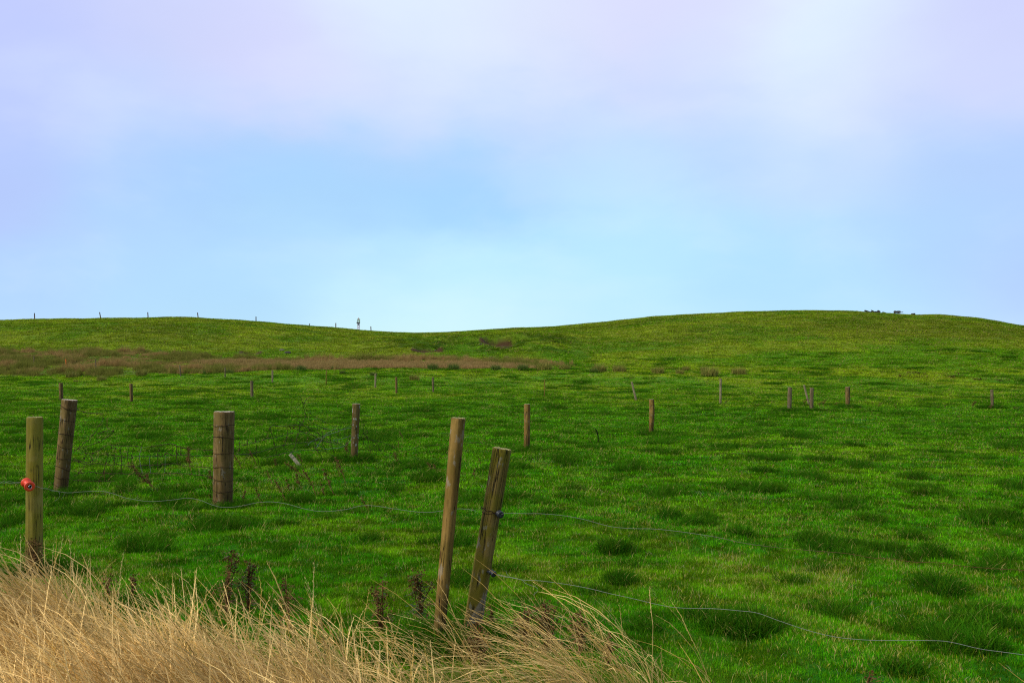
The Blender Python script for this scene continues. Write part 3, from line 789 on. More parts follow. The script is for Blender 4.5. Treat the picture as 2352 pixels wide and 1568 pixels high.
M_RED = flat_mat('red_plastic', (1.0, .085, .030), .42, 0, .12, 30, .5)
M_STEEL = flat_mat('bright_steel', (.65, .65, .66), .25, 1.0, .2)
M_HOLE = flat_mat('dark_bore', (.006, .005, .005), .9)

def axis_frame(a, b):
    d = (b - a).normalized(); s = d.cross(Vector((0, -1, 0)))
    if s.length < 1e-3: s = Vector((1, 0, 0))
    s.normalize(); return d, s, d.cross(s)
def make_post(a, b, ra, rb, mat, end_mat=None, seg=28, rows=34, rough=.05, name='fence_post', kink=0, seed=0, sink=.35, flat=1.0):
    """round timber from ground point a to top b; own axis is local Z"""
    rs = np.random.default_rng(seed + 1)
    L = (b - a).length; q = (b - a).to_track_quat('Z', 'Y')
    Vs = []; zz = np.concatenate([np.linspace(-sink, L - .012, rows), [L - .004, L]])
    ph = rs.random() * 100
    ang = np.arange(seg) / seg * 2 * math.pi
    crk = rs.random(3) * 6.28
    for k_, z in enumerate(zz):
        t = max(0, z) / L; r = ra + (rb - ra) * t
        f = 1 + rough * (fbm(np.cos(ang) * 1.3 + ph, np.sin(ang) * 1.3 + z * 2.2 + ph, 3) - .5) * 2
        for c_ in crk[:2]:
            f = f - .05 * np.exp(-((np.angle(np.exp(1j * (ang - c_ - .15 * math.sin(z * 5)))) / .10) ** 2))
        if k_ == len(zz) - 2: f = f * .985
        if k_ == len(zz) - 1: f = f * .95
        ox = kink * math.sin(z * 7 + 1) ; oy = kink * .5 * math.cos(z * 5)
        for i_, a_ in enumerate(ang): Vs.append((math.cos(a_) * r * f[i_] + ox, math.sin(a_) * r * f[i_] * flat + oy, z + (rs.normal(0, .0015) if k_ >= len(zz) - 2 else 0)))
    n_ = len(zz); F = [(r_ * seg + i_, r_ * seg + (i_ + 1) % seg, (r_ + 1) * seg + (i_ + 1) % seg, (r_ + 1) * seg + i_) for r_ in range(n_ - 1) for i_ in range(seg)]
    rim = Vs[-seg:]
    cx = sum(v[0] for v in rim) / seg; cy = sum(v[1] for v in rim) / seg
    Vs.append((cx, cy, L + .001)); ce = len(Vs) - 1
    T = [((n_ - 1) * seg + i_, (n_ - 1) * seg + (i_ + 1) % seg, ce) for i_ in range(seg)]
    if end_mat is None:
        o = mesh_np(name, Vs, [F, T], [mat])
    else:
        o = mesh_np(name, Vs[:-1], [F], [mat])
    o.location = a; o.rotation_mode = 'QUATERNION'; o.rotation_quaternion = q
    if end_mat is not None:
        Ve = [(v[0] * 1.0, v[1] * 1.0, v[2] + .0005) for v in rim]
        rings = [Ve]
        for f in (.75, .5, .25):
            rings.append([(cx + (v[0] - cx) * f, cy + (v[1] - cy) * f, L + .0015 + rs.normal(0, .0025)) for v in Ve])
        VV = [v for r_ in rings for v in r_] + [(cx, cy, L + .001)]
        FF = [(r_ * seg + i_, r_ * seg + (i_ + 1) % seg, (r_ + 1) * seg + (i_ + 1) % seg, (r_ + 1) * seg + i_) for r_ in range(3) for i_ in range(seg)]
        TT = [(3 * seg + i_, 3 * seg + (i_ + 1) % seg, 4 * seg) for i_ in range(seg)]
        mesh_np('end_grain', VV, [FF, TT], [end_mat], smooth=False, parent=o)
    return o
def px_post(top, base, w1, w0, mat, label, group, cat='fence post', y=None, **kw):
    g = hit(*base) if y is None else at(base[0], base[1], y)
    b = at(top[0], top[1], g.y)
    s = g.y / FD / 2
    o = make_post(g, b, w0 * s, w1 * s, mat, **kw)
    return tag(o, label, cat, group), g, b

def smooth_path(P, k_=6):
    P = [Vector(p) for p in P]; out = []
    for i_ in range(len(P) - 1):
        p0 = P[max(0, i_ - 1)]; p1 = P[i_]; p2 = P[i_ + 1]; p3 = P[min(len(P) - 1, i_ + 2)]
        for s_ in range(k_):
            t = s_ / k_
            out.append(.5 * ((2 * p1) + (p2 - p0) * t + (2 * p0 - 5 * p1 + 4 * p2 - p3) * t * t + (3 * p1 - p0 - 3 * p2 + p3) * t ** 3))
    out.append(P[-1]); return out
def tube_data(path, r, seg=5, base=0):
    Vs = []; F = []; n_ = len(path)
    for i_, p in enumerate(path):
        d = (path[min(i_ + 1, n_ - 1)] - path[max(i_ - 1, 0)])
        if d.length < 1e-7: d = Vector((1, 0, 0))
        d.normalize(); s = d.cross(Vector((0, 0, 1)))
        if s.length < .05: s = d.cross(Vector((0, 1, 0)))
        s.normalize(); u = d.cross(s)
        rr = r(i_ / (n_ - 1)) if callable(r) else r
        for k_ in range(seg):
            a = k_ / seg * 6.2832; Vs.append(tuple(p + (s * math.cos(a) + u * math.sin(a)) * rr))
    for i_ in range(n_ - 1):
        for k_ in range(seg):
            F.append((base + i_ * seg + k_, base + i_ * seg + (k_ + 1) % seg, base + (i_ + 1) * seg + (k_ + 1) % seg, base + (i_ + 1) * seg + k_))
    return Vs, F
class Bag:
    def __init__(s): s.V = []; s.Q = []; s.T = []
    def tube(s, path, r, seg=5):
        v, f = tube_data(path, r, seg, len(s.V)); s.V += v; s.Q += f; return s
    def tri(s, a, b, c):
        k_ = len(s.V); s.V += [tuple(a), tuple(b), tuple(c)]; s.T.append((k_, k_ + 1, k_ + 2))
    def obj(s, name, mat, parent=None, smooth=True, inv=None):
        V = s.V if inv is None else [tuple(inv @ Vector(v)) for v in s.V]
        return mesh_np(name, V, [np.array(s.Q).reshape(-1, 4), np.array(s.T).reshape(-1, 3)], [mat], smooth=smooth, parent=parent)
def inv_of(o):
    bpy.context.view_layer.update()
    return (Matrix.Translation(o.location) @ o.rotation_quaternion.to_matrix().to_4x4()).inverted() if o.rotation_mode == 'QUATERNION' else Matrix.Translation(o.location).inverted()

G_NEAR = 'posts of the near electric fence'; G_OLD = 'posts of the old netting fence across the field'
G_MID = 'posts of the middle fence'; G_MARSH = 'posts of the marsh edge fence'; G_RIDGE = 'posts on the left hill ridge'
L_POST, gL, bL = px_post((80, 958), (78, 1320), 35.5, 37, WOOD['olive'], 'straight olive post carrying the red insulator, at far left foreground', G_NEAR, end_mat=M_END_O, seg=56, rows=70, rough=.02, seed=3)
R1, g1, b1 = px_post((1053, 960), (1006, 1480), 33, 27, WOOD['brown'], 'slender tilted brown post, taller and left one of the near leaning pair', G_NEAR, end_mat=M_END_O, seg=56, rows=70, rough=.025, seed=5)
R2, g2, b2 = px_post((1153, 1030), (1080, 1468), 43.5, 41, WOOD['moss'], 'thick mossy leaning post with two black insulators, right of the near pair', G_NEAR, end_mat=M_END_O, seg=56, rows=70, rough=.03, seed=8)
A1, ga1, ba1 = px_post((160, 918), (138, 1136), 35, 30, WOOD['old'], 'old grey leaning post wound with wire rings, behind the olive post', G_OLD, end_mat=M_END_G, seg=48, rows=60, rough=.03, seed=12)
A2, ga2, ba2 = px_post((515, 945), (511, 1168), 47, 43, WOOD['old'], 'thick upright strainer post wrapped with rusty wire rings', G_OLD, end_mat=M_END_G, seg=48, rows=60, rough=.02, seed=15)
A3, ga3, ba3 = px_post((818.5, 927), (813, 1058), 17.5, 16, WOOD['white'], 'brown post with white patches beside the tangle of rusty netting', G_OLD, end_mat=M_END_G, rough=.05, seed=18)
px_post((1211, 928), (1210, 1037), 14.5, 14, WOOD['brown'], 'plain brown post right behind the mossy leaning post', G_OLD, end_mat=M_END_G, rough=.05, seed=21)
px_post((1497, 917), (1496, 999), 12.5, 10.5, WOOD['brown'], 'crooked brown post with a waist, right of the curved black stick', G_OLD, end_mat=M_END_G, rough=.12, kink=.012, seed=24)
px_post((1814, 889), (1813, 945), 9, 10, WOOD['grey'], 'left post of the group of three by the tilted stake', G_OLD, rough=.06, seed=27)
px_post((1864.5, 890), (1864, 945), 8.5, 8.5, WOOD['grey'], 'upright post touched by the foot of the tilted stake', G_OLD, rough=.04, seed=28)
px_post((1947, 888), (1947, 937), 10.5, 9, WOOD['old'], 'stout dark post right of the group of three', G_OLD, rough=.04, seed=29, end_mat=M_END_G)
px_post((1846.5, 884), (1858.5, 930), 4.2, 5, WOOD['pale'], 'thin pale stake tilted left between two brown posts', G_OLD, 'fence stake', rough=.05, seed=30)
px_post((2278, 894.5), (2279.5, 938), 6.5, 6.5, WOOD['grey'], 'lone grey post near the right edge of the field', G_OLD, rough=.08, seed=31)
px_post((1655.5, 869), (1654.5, 926.5), 5, 5, WOOD['pale'], 'slim pale post standing alone right of centre, beyond the old fence', G_MID, rough=.05, seed=32)
px_post((1451, 877), (1461, 919), 4.2, 5.2, WOOD['pale'], 'pale stake tilted left, alone in the middle of the field', G_MID, 'fence stake', rough=.05, seed=33)
px_post((1250.8, 871), (1250.8, 911), 2.6, 2.6, WOOD['olive'], 'very thin olive stake above the plain brown post', G_MID, 'fence stake', seed=34)
px_post((994, 865.5), (995, 901), 4.4, 4.2, WOOD['grey'], 'grey post right of its close pair, above the slender near post', G_MID, seed=35)
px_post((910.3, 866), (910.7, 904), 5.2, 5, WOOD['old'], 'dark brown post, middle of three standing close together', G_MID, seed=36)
px_post((862.7, 858), (861.7, 890), 4, 4.2, WOOD['pale'], 'pale grey post, left and farthest of three close together', G_MID, seed=37)
px_post((578, 874.5), (579, 915), 7, 6.6, WOOD['grey'], 'weathered post beyond the thick strainer post, slightly right', G_MID, seed=38)
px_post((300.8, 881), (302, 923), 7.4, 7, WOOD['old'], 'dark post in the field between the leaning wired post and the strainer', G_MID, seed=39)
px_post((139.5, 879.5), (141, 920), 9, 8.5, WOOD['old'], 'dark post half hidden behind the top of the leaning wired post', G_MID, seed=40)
px_post((749.8, 849), (749.3, 884), 2.3, 2.4, WOOD['olive'], 'thin olive stake right of the marsh fence posts', G_MARSH, 'fence stake', seed=41)
px_post((625.7, 850), (625.8, 878), 4, 3.8, WOOD['pale'], 'widest pale post of the marsh fence, above the thick strainer', G_MARSH, seed=42)
px_post((517, 843.7), (517, 867), 2.8, 2.8, WOOD['grey'], 'small grey marsh fence post directly above the thick strainer', G_MARSH, seed=43)
px_post((412.5, 839), (415, 864), 2.8, 3.2, WOOD['grey'], 'slightly tilted grey marsh fence post', G_MARSH, seed=44)
px_post((322, 829.5), (323, 855), 2.0, 2.2, WOOD['olive'], 'faint thin marsh fence post among brown rushes', G_MARSH, seed=45)
px_post((219.2, 824), (220, 850), 2.6, 2.8, WOOD['grey'], 'grey marsh fence post right of the orange stake', G_MARSH, seed=46)
px_post((77.7, 817.5), (77.7, 836.5), 2.6, 2.6, WOOD['grey'], 'leftmost grey marsh fence post among the rushes', G_MARSH, seed=47)
px_post((151, 824.8), (152.2, 845), 2.3, 2.0, M_ORANGE, 'bright orange stake in the left marsh', G_MARSH, 'marker stake', name='marker_stake', seed=48)
ridge = [((79, 721), (79.7, 736.5), 'leftmost post on the left ridge, upright'), ((228.7, 718), (231.3, 732.5), 'left leaning post, second on the left ridge'),
         ((339.3, 716), (340.3, 730), 'tallest post, on the very top of the left ridge'), ((453.7, 718), (455.3, 731.5), 'left leaning post just right of the ridge top'),
         ((588, 728.5), (588, 741), 'upright post halfway down the left ridge'), ((711.5, 745), (709, 751.5), 'short stub leaning right on the ridge'),
         ((771.3, 744), (771.3, 756), 'upright post left of the distant mast'), ((851.7, 751), (852.3, 763), 'dark post just right of the distant mast')]
for k_, (t_p, b_p, lab) in enumerate(ridge):
    sh_ = ridge_shift(b_p[0]); t_p = (t_p[0], t_p[1] + sh_); b_p = (b_p[0], b_p[1] + sh_)
    px_post(t_p, b_p, 2.1, 2.3, M_DARKPOST, lab, G_RIDGE, y=ridge_y(b_p[0]), seed=60 + k_, rows=8, seg=10)

# broken plank stub and black stick
def plank():
    g = hit(688, 1069); top = at(665, 1041, g.y - .05)
    d = top - g; L = d.length; q = d.to_track_quat('Z', 'Y')
    w, t = .060, .03; V = []
    for z in np.linspace(-.2, L, 14):
        for (sx, sy) in ((-1, -1), (1, -1), (1, 1), (-1, 1)):
            V.append((sx * w + random.uniform(-.004, .004), sy * t + random.uniform(-.002, .002), z + (random.uniform(-.03, .02) if z == L else 0)))
    F = [(r_ * 4 + i_, r_ * 4 + (i_ + 1) % 4, (r_ + 1) * 4 + (i_ + 1) % 4, (r_ + 1) * 4 + i_) for r_ in range(13) for i_ in range(4)] + [(52, 53, 54, 55)]
    o = mesh_np('broken_stake', V, [F], [flat_mat('bleached_wood', (.46, .38, .26), .9, 0, .7, 25)], smooth=False)
    o.location = g; o.rotation_mode = 'QUATERNION'; o.rotation_quaternion = q
    tag(o, 'broken squared stake leaning left in the weeds before the netting tangle', 'broken stake')
plank()
g = hit(1374, 1019)
tag(Bag().tube(smooth_path([g - Vector((0, 0, .1)), at(1374.5, 1012, g.y), at(1373, 999, g.y), at(1370.5, 990, g.y), at(1367.5, 985, g.y)]), .014, 7).obj('curved_stick', flat_mat('charred_stick', (.010, .009, .007), .95, 0, .3, 30, .05)),
    'short curved black stick poking out of the grass', 'stick')

# ------------------------------------------------------------------ wire rings on the two old posts
def rings(post, ga, ba, ys, rpx, slope):
    inv = inv_of(post)
    ax = (ba - ga)
    for (yl, yr_) in ys:
        yc = (yl + yr_) / 2
        t = (yc - rpx[1][1]) / (rpx[0][1] - rpx[1][1]); c_ = ga + ax * t
        rad = (rpx[0][2] * t + rpx[1][2] * (1 - t)) * ga.y / FD / 2 * 1.04
        tilt = (yl - yr_) * ga.y / FD / (2 * rad) if rad else 0
        P_ = []
        for k_ in range(25):
            a = k_ / 24 * 6.2832; P_.append(c_ + Vector((math.cos(a) * rad, math.sin(a) * rad, math.cos(a) * rad * tilt + random.uniform(-.004, .004) + .010 * math.sin(a * 2 + yc) - math.cos(a) * rad * ax.x / ax.z)))
        b = Bag().tube(P_, .0024, 5)
        kx = random.choice((-.6, .1, .5)) * rad
        k0 = c_ + Vector((kx, -math.sqrt(rad * rad - kx * kx), 0))
        b.tube([k0 + Vector((-.012, -.004, .008)), k0 + Vector((0, -.008, 0)), k0 + Vector((.01, -.004, -.012))], .003, 5)
        b.obj('wire_ring', M_RUST, parent=post, inv=inv)
c4 = lambda v: 857.5 + v * .2929
rings(A1, ga1, ba1, [(c4(250), c4(288)), (c4(262), c4(280)), (c4(345), c4(376)), (c4(462), c4(484)), (c4(562), c4(580)), (c4(655), c4(672)), (c4(722), c4(750)), (c4(800), c4(822)), (c4(864), c4(886))],
      [(160, 918, 35), (138, 1136, 30)], 0)
rings(A2, ga2, ba2, [(c4(405), c4(406)), (c4(492), c4(506)), (c4(614), c4(628)), (c4(727), c4(738)), (c4(823), c4(835)), (c4(912), c4(923)), (c4(993), c4(1003))],
      [(515, 945, 47), (511, 1168, 43)], 0)

# ------------------------------------------------------------------ netting
def plane_pt(px, py, a, b):
    """photo-grid point on the vertical plane through ground points a and b"""
    r = ray(px, py); d = Vector((b.x - a.x, b.y - a.y, 0)); nn = Vector((d.y, -d.x, 0))
    y = (a.x * nn.x + a.y * nn.y) / (r.x * nn.x + nn.y)
    return Vector((r.x * y, y, CAM_H + r.z * y))
def net(name, lines, conv, a, b, label, r=.0036, grey=(), jit=.12):
    bags = {0: Bag()}; strands = []
    for k_, ln in enumerate(lines):
        P_ = [plane_pt(*conv(*p), a, b) for p in ln]
        off = random.uniform(-jit, jit); r0 = [p + (p - Vector((0, 0, CAM_H))).normalized() * (off + random.uniform(-.02, .02)) for p in P_]
        sp = smooth_path(r0, 5)
        sp = [p + Vector((random.uniform(-.004, .004), 0, random.uniform(-.005, .005))) for p in sp]
        if k_ in grey: strands.append(Bag().tube(sp, r * .8, 4))
        else: bags[0].tube(sp, r, 4)
        if k_ not in grey:                                   # knots where wires cross
            for p in sp[4::9]: bags[0].tube([p + Vector((-.006, 0, .006)), p, p + Vector((.006, 0, -.006))], r * 2.2, 4)
    o = bags[0].obj(name, M_RUST)
    for b_ in strands: b_.obj('galvanised_strand', M_GALV, parent=o)
    return tag(o, label, 'wire netting', 'spans of old wire netting')
n1c = lambda x, y: (183.7 + x * .1367, 949.3 + y * .1367)
N1 = [[(-40, -60), (90, -25), (200, 0), (340, 5), (385, 50), (360, 150), (240, 340), (120, 460), (0, 560), (-110, 640)],
      [(-110, 620), (0, 585), (150, 545), (420, 420), (550, 315), (540, 295), (420, 295), (290, 355)],
      [(180, 715), (230, 660), (290, 640), (400, 560), (540, 532), (700, 550), (900, 550), (1100, 568), (1210, 550), (1360, 530), (1500, 508), (1560, 515), (1620, 530), (1690, 565), (1790, 590), (2050, 610), (2240, 615)],
      [(-110, 560), (0, 600), (60, 650), (120, 668), (230, 660)],
      [(420, 650), (470, 688), (540, 690), (575, 703), (700, 720), (800, 742), (870, 745), (900, 718), (1000, 720), (1150, 720), (1300, 715), (1390, 710), (1460, 660), (1510, 690), (1570, 705), (1640, 690), (1720, 700), (2240, 720)],
      [(-110, 760), (0, 800), (110, 815), (215, 805), (290, 800)],
      [(-110, 790), (0, 820), (110, 853), (290, 840), (430, 855), (530, 865), (600, 845), (700, 862), (820, 885), (960, 885), (1060, 868), (1310, 865), (1430, 850), (1630, 848), (1790, 885), (2200, 910)],
      [(-110, 960), (50, 995), (200, 985), (300, 1000), (390, 1005), (530, 1008), (680, 1010), (800, 1020), (1040, 1002), (1300, 1010), (1500, 1000), (1790, 1010), (2200, 1060)],
      [(-110, 1120), (0, 1127), (180, 1128), (420, 1135), (600, 1140)],
      [(540, 532), (530, 580), (512, 580)], [(540, 532), (600, 600), (575, 700), (575, 840), (550, 960), (470, 1100)],
      [(700, 550), (668, 640), (700, 720), (700, 862), (685, 1005)], [(815, 555), (800, 742), (825, 885)], [(905, 570), (870, 745), (925, 960)],
      [(1040, 570), (1000, 720), (1020, 870), (1045, 1000)], [(1330, 600), (1300, 715), (1310, 865), (1310, 940)], [(1555, 515), (1560, 640)],
      [(470, 688), (430, 855), (400, 960), (390, 1005), (320, 1130)], [(1165, 740), (1185, 1000)], [(120, 668), (65, 770), (110, 850)], [(180, 720), (215, 790)],
      [(1620, 530), (1625, 690), (1640, 850)], [(1690, 565), (1700, 700)], [(-100, 1060), (0, 985), (105, 860)], [(1440, 720), (1430, 850), (1420, 1000)]]
net('wire_netting', N1, n1c, ga1, ga2, 'sagging rusty netting stretched between the leaning wired post and the thick strainer', grey=(14, 18, 24))
n2c = lambda x, y: (612.5 + x * .1484, 906.5 + y * .1484)
N2 = [[(-480, 800), (-300, 770), (-120, 715), (0, 680), (95, 665), (230, 635), (370, 600), (500, 602), (620, 597), (730, 640), (860, 700), (1000, 740), (1180, 800)],
      [(-480, 920), (-200, 905), (0, 850), (130, 815), (280, 770), (380, 765), (460, 745), (640, 730), (740, 700), (880, 720), (1100, 745), (1200, 790), (1280, 905)],
      [(100, 470), (180, 487), (300, 480), (490, 465), (620, 490), (720, 518), (850, 522), (980, 540), (1110, 535), (1220, 510), (1400, 415)],
      [(510, 15), (575, 145), (620, 230), (730, 325), (860, 400), (990, 465), (1070, 520)],
      [(655, 30), (575, 145), (575, 200), (610, 320), (640, 370), (720, 440), (880, 510), (960, 540)],
      [(460, 360), (530, 440), (640, 520), (740, 580), (800, 600), (860, 650), (980, 700), (1050, 720), (1200, 790)],
      [(385, 475), (430, 520), (510, 560), (560, 580), (680, 615), (770, 650)],
      [(35, 530), (60, 540), (95, 665), (130, 815), (160, 930)], [(100, 470), (60, 500), (40, 530)],
      [(280, 475), (320, 520), (325, 590), (300, 690), (280, 770), (250, 810), (340, 860)], [(340, 475), (375, 540), (370, 620), (400, 720)],
      [(610, 320), (560, 430), (510, 480), (505, 560), (490, 600), (470, 650), (440, 800), (380, 890)],
      [(630, 490), (665, 560), (620, 600), (640, 720), (600, 800)],
      [(1070, 520), (960, 580), (860, 650), (700, 720), (640, 780)],
      [(1390, 510), (1320, 512), (1220, 525), (1000, 600), (880, 660), (780, 800), (740, 820)],
      [(980, 570), (985, 700), (1000, 770), (1050, 900)], [(1350, 600), (1200, 670), (1030, 700)],
      [(1330, 650), (1270, 740), (1180, 800), (1000, 830), (880, 830), (700, 710)],
      [(380, 890), (520, 860), (680, 850), (860, 860), (1000, 930), (1050, 970)],
      [(740, 580), (800, 590), (800, 650), (760, 740), (750, 820), (820, 900), (870, 1000)],
      [(1050, 620), (1090, 680), (1100, 740)], [(1270, 575), (1275, 640), (1210, 780)], [(0, 970), (240, 910), (380, 890)],
      [(870, 570), (860, 650), (870, 770), (930, 880)], [(1110, 535), (1100, 640)], [(1215, 515), (1210, 650)],
      [(-440, 660), (-420, 780), (-430, 900)], [(-300, 680), (-300, 770), (-310, 900)], [(-180, 650), (-170, 740), (-160, 900)], [(-450, 1100), (-200, 900), (-100, 1150)]]
net('wire_netting', N2, n2c, ga2, ga3, 'wild tangle of rusty netting between the thick strainer and the white patched post', grey=(13, 14, 16, 17, 20), jit=.3)
g4 = hit(1210, 1037)
N3 = [[(1530, 415), (1500, 490), (1495, 560), (1520, 620), (1600, 690), (1720, 770), (1740, 830), (1760, 900)],
      [(1400, 650), (1460, 640), (1565, 545), (1550, 620), (1590, 690), (1700, 710), (1860, 760), (1950, 800), (2050, 870), (2200, 860), (2400, 790), (2700, 780)],
      [(1510, 620), (1500, 700), (1510, 790), (1580, 850), (1740, 850), (1930, 905)], [(1540, 640), (1570, 720), (1600, 850), (1600, 960)],
      [(1640, 740), (1700, 900), (1690, 1030)], [(1740, 830), (1800, 920), (1850, 965), (1940, 975)], [(1930, 905), (2100, 960), (2300, 920), (2500, 960), (2800, 900)],
      [(2300, 850), (2320, 940)], [(2520, 790), (2510, 950)], [(3050, 760), (3300, 740), (3500, 800), (3700, 830), (4020, 860)]]
net('wire_netting', N3, n2c, ga3, g4, 'curled end of rusty netting lying right of the white patched post', jit=.1)

# ------------------------------------------------------------------ electric wires of the near fence
wa, wb = PL, PR2
def wpt(px, py):
    p = plane_pt(px, py, wa, wb)
    if 52 < px < 135:                       # leaves the eye bolt in front of the post
        f = min(1, (135 - px) / 30); p = p.lerp(at(px, py, gL.y - .16), f)
    return p
m, n, out = mat_base('fence_wire')
pos = n.n('ShaderNodeNewGeometry').outputs['Position']; sp = n.n('ShaderNodeSeparateXYZ'); n.t.links.new(pos, sp.inputs[0])
rf = n.ramp(n.m('ADD', sp.outputs[0], n.m('MULTIPLY', n.noise(pos, 4, 3), 1.0)), 1.2, 2.2)
cw = n.mix(rf, (.19, .21, .17), (.11, .040, .012)); principled(n, out, cw, .6, .2)
M_WIRE = m
M_GALVL = flat_mat('grey_fence_wire', (.26, .28, .24), .6, .2, .4, 6)
up = [(68, 1117), (78, 1116), (90, 1119), (100, 1121), (120, 1125), (140, 1129), (160, 1131), (200, 1128), (240, 1128), (280, 1140), (300, 1145), (345, 1151), (400, 1147), (430, 1143), (460, 1148),
      (485, 1158), (513, 1164.5), (550, 1162), (590, 1154), (625, 1152), (660, 1157), (700, 1168), (740, 1174), (790, 1170), (830, 1161), (860, 1161), (900, 1167), (950, 1174), (985, 1176), (1020, 1172), (1050, 1168), (1075, 1169), (1094, 1173)]
def wire(points, name, label, extra=(), r=.0012, mat=None):
    b = Bag()
    b.tube(smooth_path([wpt(*p) for p in points], 5), r, 5)
    for e in extra: b.tube(smooth_path([wpt(*p) for p in e], 4), r * .8, 5)
    return tag(b.obj(name, mat or M_WIRE), label, 'fence wire', 'wires of the near electric fence')
twist = [[(70, 1119), (78, 1117.5), (86, 1116), (96, 1121.5), (108, 1121), (120, 1127.5), (132, 1126.5)], [(134, 1128), (137, 1133), (137, 1140), (132, 1146), (126, 1150)], [(150, 1131), (146, 1138), (140, 1147)]]
wire(up, 'electric_wire', 'grey wire from the red insulator to the mossy leaning post', extra=twist)
wire([(-60, 1104), (-30, 1107), (0, 1109), (8, 1105), (18, 1108), (30, 1110), (40, 1107), (52, 1108)], 'electric_wire', 'short twisted wire running left from the red insulator out of the frame',
     extra=[[(0, 1105), (10, 1109), (20, 1105), (32, 1107), (44, 1110)]])
wire([(1152, 1180), (1165, 1178), (1180, 1178), (1210, 1179), (1240, 1179), (1290, 1183), (1340, 1192), (1400, 1208), (1450, 1213), (1500, 1214), (1560, 1220), (1640, 1232), (1700, 1245), (1760, 1254), (1820, 1260), (1880, 1265),
      (1950, 1271), (2000, 1280), (2050, 1283), (2100, 1290), (2160, 1292), (2200, 1298), (2280, 1305), (2352, 1309), (2450, 1318), (2600, 1335)], 'electric_wire',
     'upper wire right of the mossy post, turning rusty towards the right edge')
wire([(1136, 1318), (1150, 1320), (1170, 1325), (1190, 1329), (1210, 1332), (1240, 1333), (1300, 1341), (1350, 1350), (1400, 1362), (1450, 1373), (1500, 1385), (1540, 1393), (1580, 1396), (1640, 1397), (1700, 1402), (1740, 1407), (1790, 1425),
      (1860, 1448), (1920, 1462), (1970, 1467.5), (2010, 1469.5), (2060, 1470), (2130, 1470), (2180, 1473), (2250, 1489), (2300, 1496), (2352, 1503), (2450, 1518), (2600, 1545)], 'electric_wire',
     'lower grey wire from the lower black insulator across the field to the right edge',
     extra=[[(1140, 1319), (1160, 1324), (1180, 1326), (1200, 1332), (1206, 1338), (1220, 1344), (1232, 1348), (1235, 1356), (1225, 1366)], [(1162, 1310), (1165, 1318), (1172, 1325)]], mat=M_GALVL)
# wire tied round the mossy post
invR2 = inv_of(R2)
c_ = g2 + (b2 - g2) * ((1468 - 1176) / (1468 - 1030)); rd = 42.5 * g2.y / FD / 2 * 1.05
P_ = [c_ + Vector((math.cos(a) * rd, math.sin(a) * rd, -.012 * math.cos(a) - .01 * math.sin(a * 2))) for a in np.linspace(0, 6.283, 26)]
bw = Bag().tube(P_, .002, 5)
P_ = [c_ + Vector((math.cos(a) * rd * 1.03, math.sin(a) * rd * 1.03, .010 - .02 * math.cos(a) + .006 * math.sin(a * 7))) for a in np.linspace(2.9, 6.2, 22)]
bw.tube(P_, .002, 5).obj('wire_tie', M_RUST, parent=R2, inv=invR2)

# ------------------------------------------------------------------ insulators
def lathe(prof, seg=28):
    V = []; Q = []
    for (r, z) in prof:
        for k_ in range(seg): a = k_ / seg * 6.2832; V.append((math.cos(a) * r, math.sin(a) * r, z))
    for i_ in range(len(prof) - 1):
        for k_ in range(seg): Q.append((i_ * seg + k_, i_ * seg + (k_ + 1) % seg, (i_ + 1) * seg + (k_ + 1) % seg, (i_ + 1) * seg + k_))
    return V, Q
def lathe_obj(name, prof, mat, c, axis, parent=None, pinv=None, seg=32):
    V, Q = lathe(prof, seg); q = axis.to_track_quat('Z', 'Y').to_matrix()
    V = [q @ Vector(v) + c for v in V]
    if pinv is not None: V = [pinv @ v for v in V]
    return mesh_np(name, [tuple(v) for v in V], [Q], [mat], parent=parent)
invL = inv_of(L_POST)
yL = gL.y - .10
cb = at(59.5, 1107.5, yL - .005); cf = at(68.5, 1117.0, yL - .085)
ax = (cf - cb); Lx = ax.length; ax.normalize(); s8 = yL / FD
R_ = 11.4 * s8
ins = lathe_obj('insulator', [(.0001, 0), (R_ * .9, 0), (R_ * 1.0, .004), (R_ * 1.0, .010), (R_ * .74, .015), (R_ * .48, Lx * .30), (R_ * .42, Lx * .50), (R_ * .48, Lx * .66),
                              (R_ * .80, Lx * .84), (R_ * 1.02, Lx * .91), (R_ * 1.02, Lx * .97), (R_ * .97, Lx), (R_ * .44, Lx), (R_ * .40, Lx - .004), (R_ * .38, Lx - .03), (.0001, Lx - .03)], M_RED, cb, ax, L_POST, invL)
ins['label'] = 'bright red reel insulator'
lathe_obj('bore', [(R_ * .39, Lx - .003), (R_ * .37, Lx - .029), (.0001, Lx - .029)], M_HOLE, cb, ax, ins, invL)
eye = cb + ax * (Lx - .002) + Vector((.008, -.004, .0))
E = [eye + Vector((.012 * math.cos(a) * .35, -.006 + .012 * math.cos(a), .016 * math.sin(a) - .002)) for a in np.linspace(0, 6.283, 20)]
Bag().tube(E, .0022, 7).obj('eye_bolt', M_STEEL, parent=ins, inv=invL)
pc = gL + (bL - gL) * ((1320 - 1108) / (1320 - 958))
Bag().tube([cb + ax * .01, cb.lerp(pc, .5) + Vector((0, 0, .012)), pc], .010, 8).obj('bracket', M_BLACK, parent=L_POST, inv=invL)

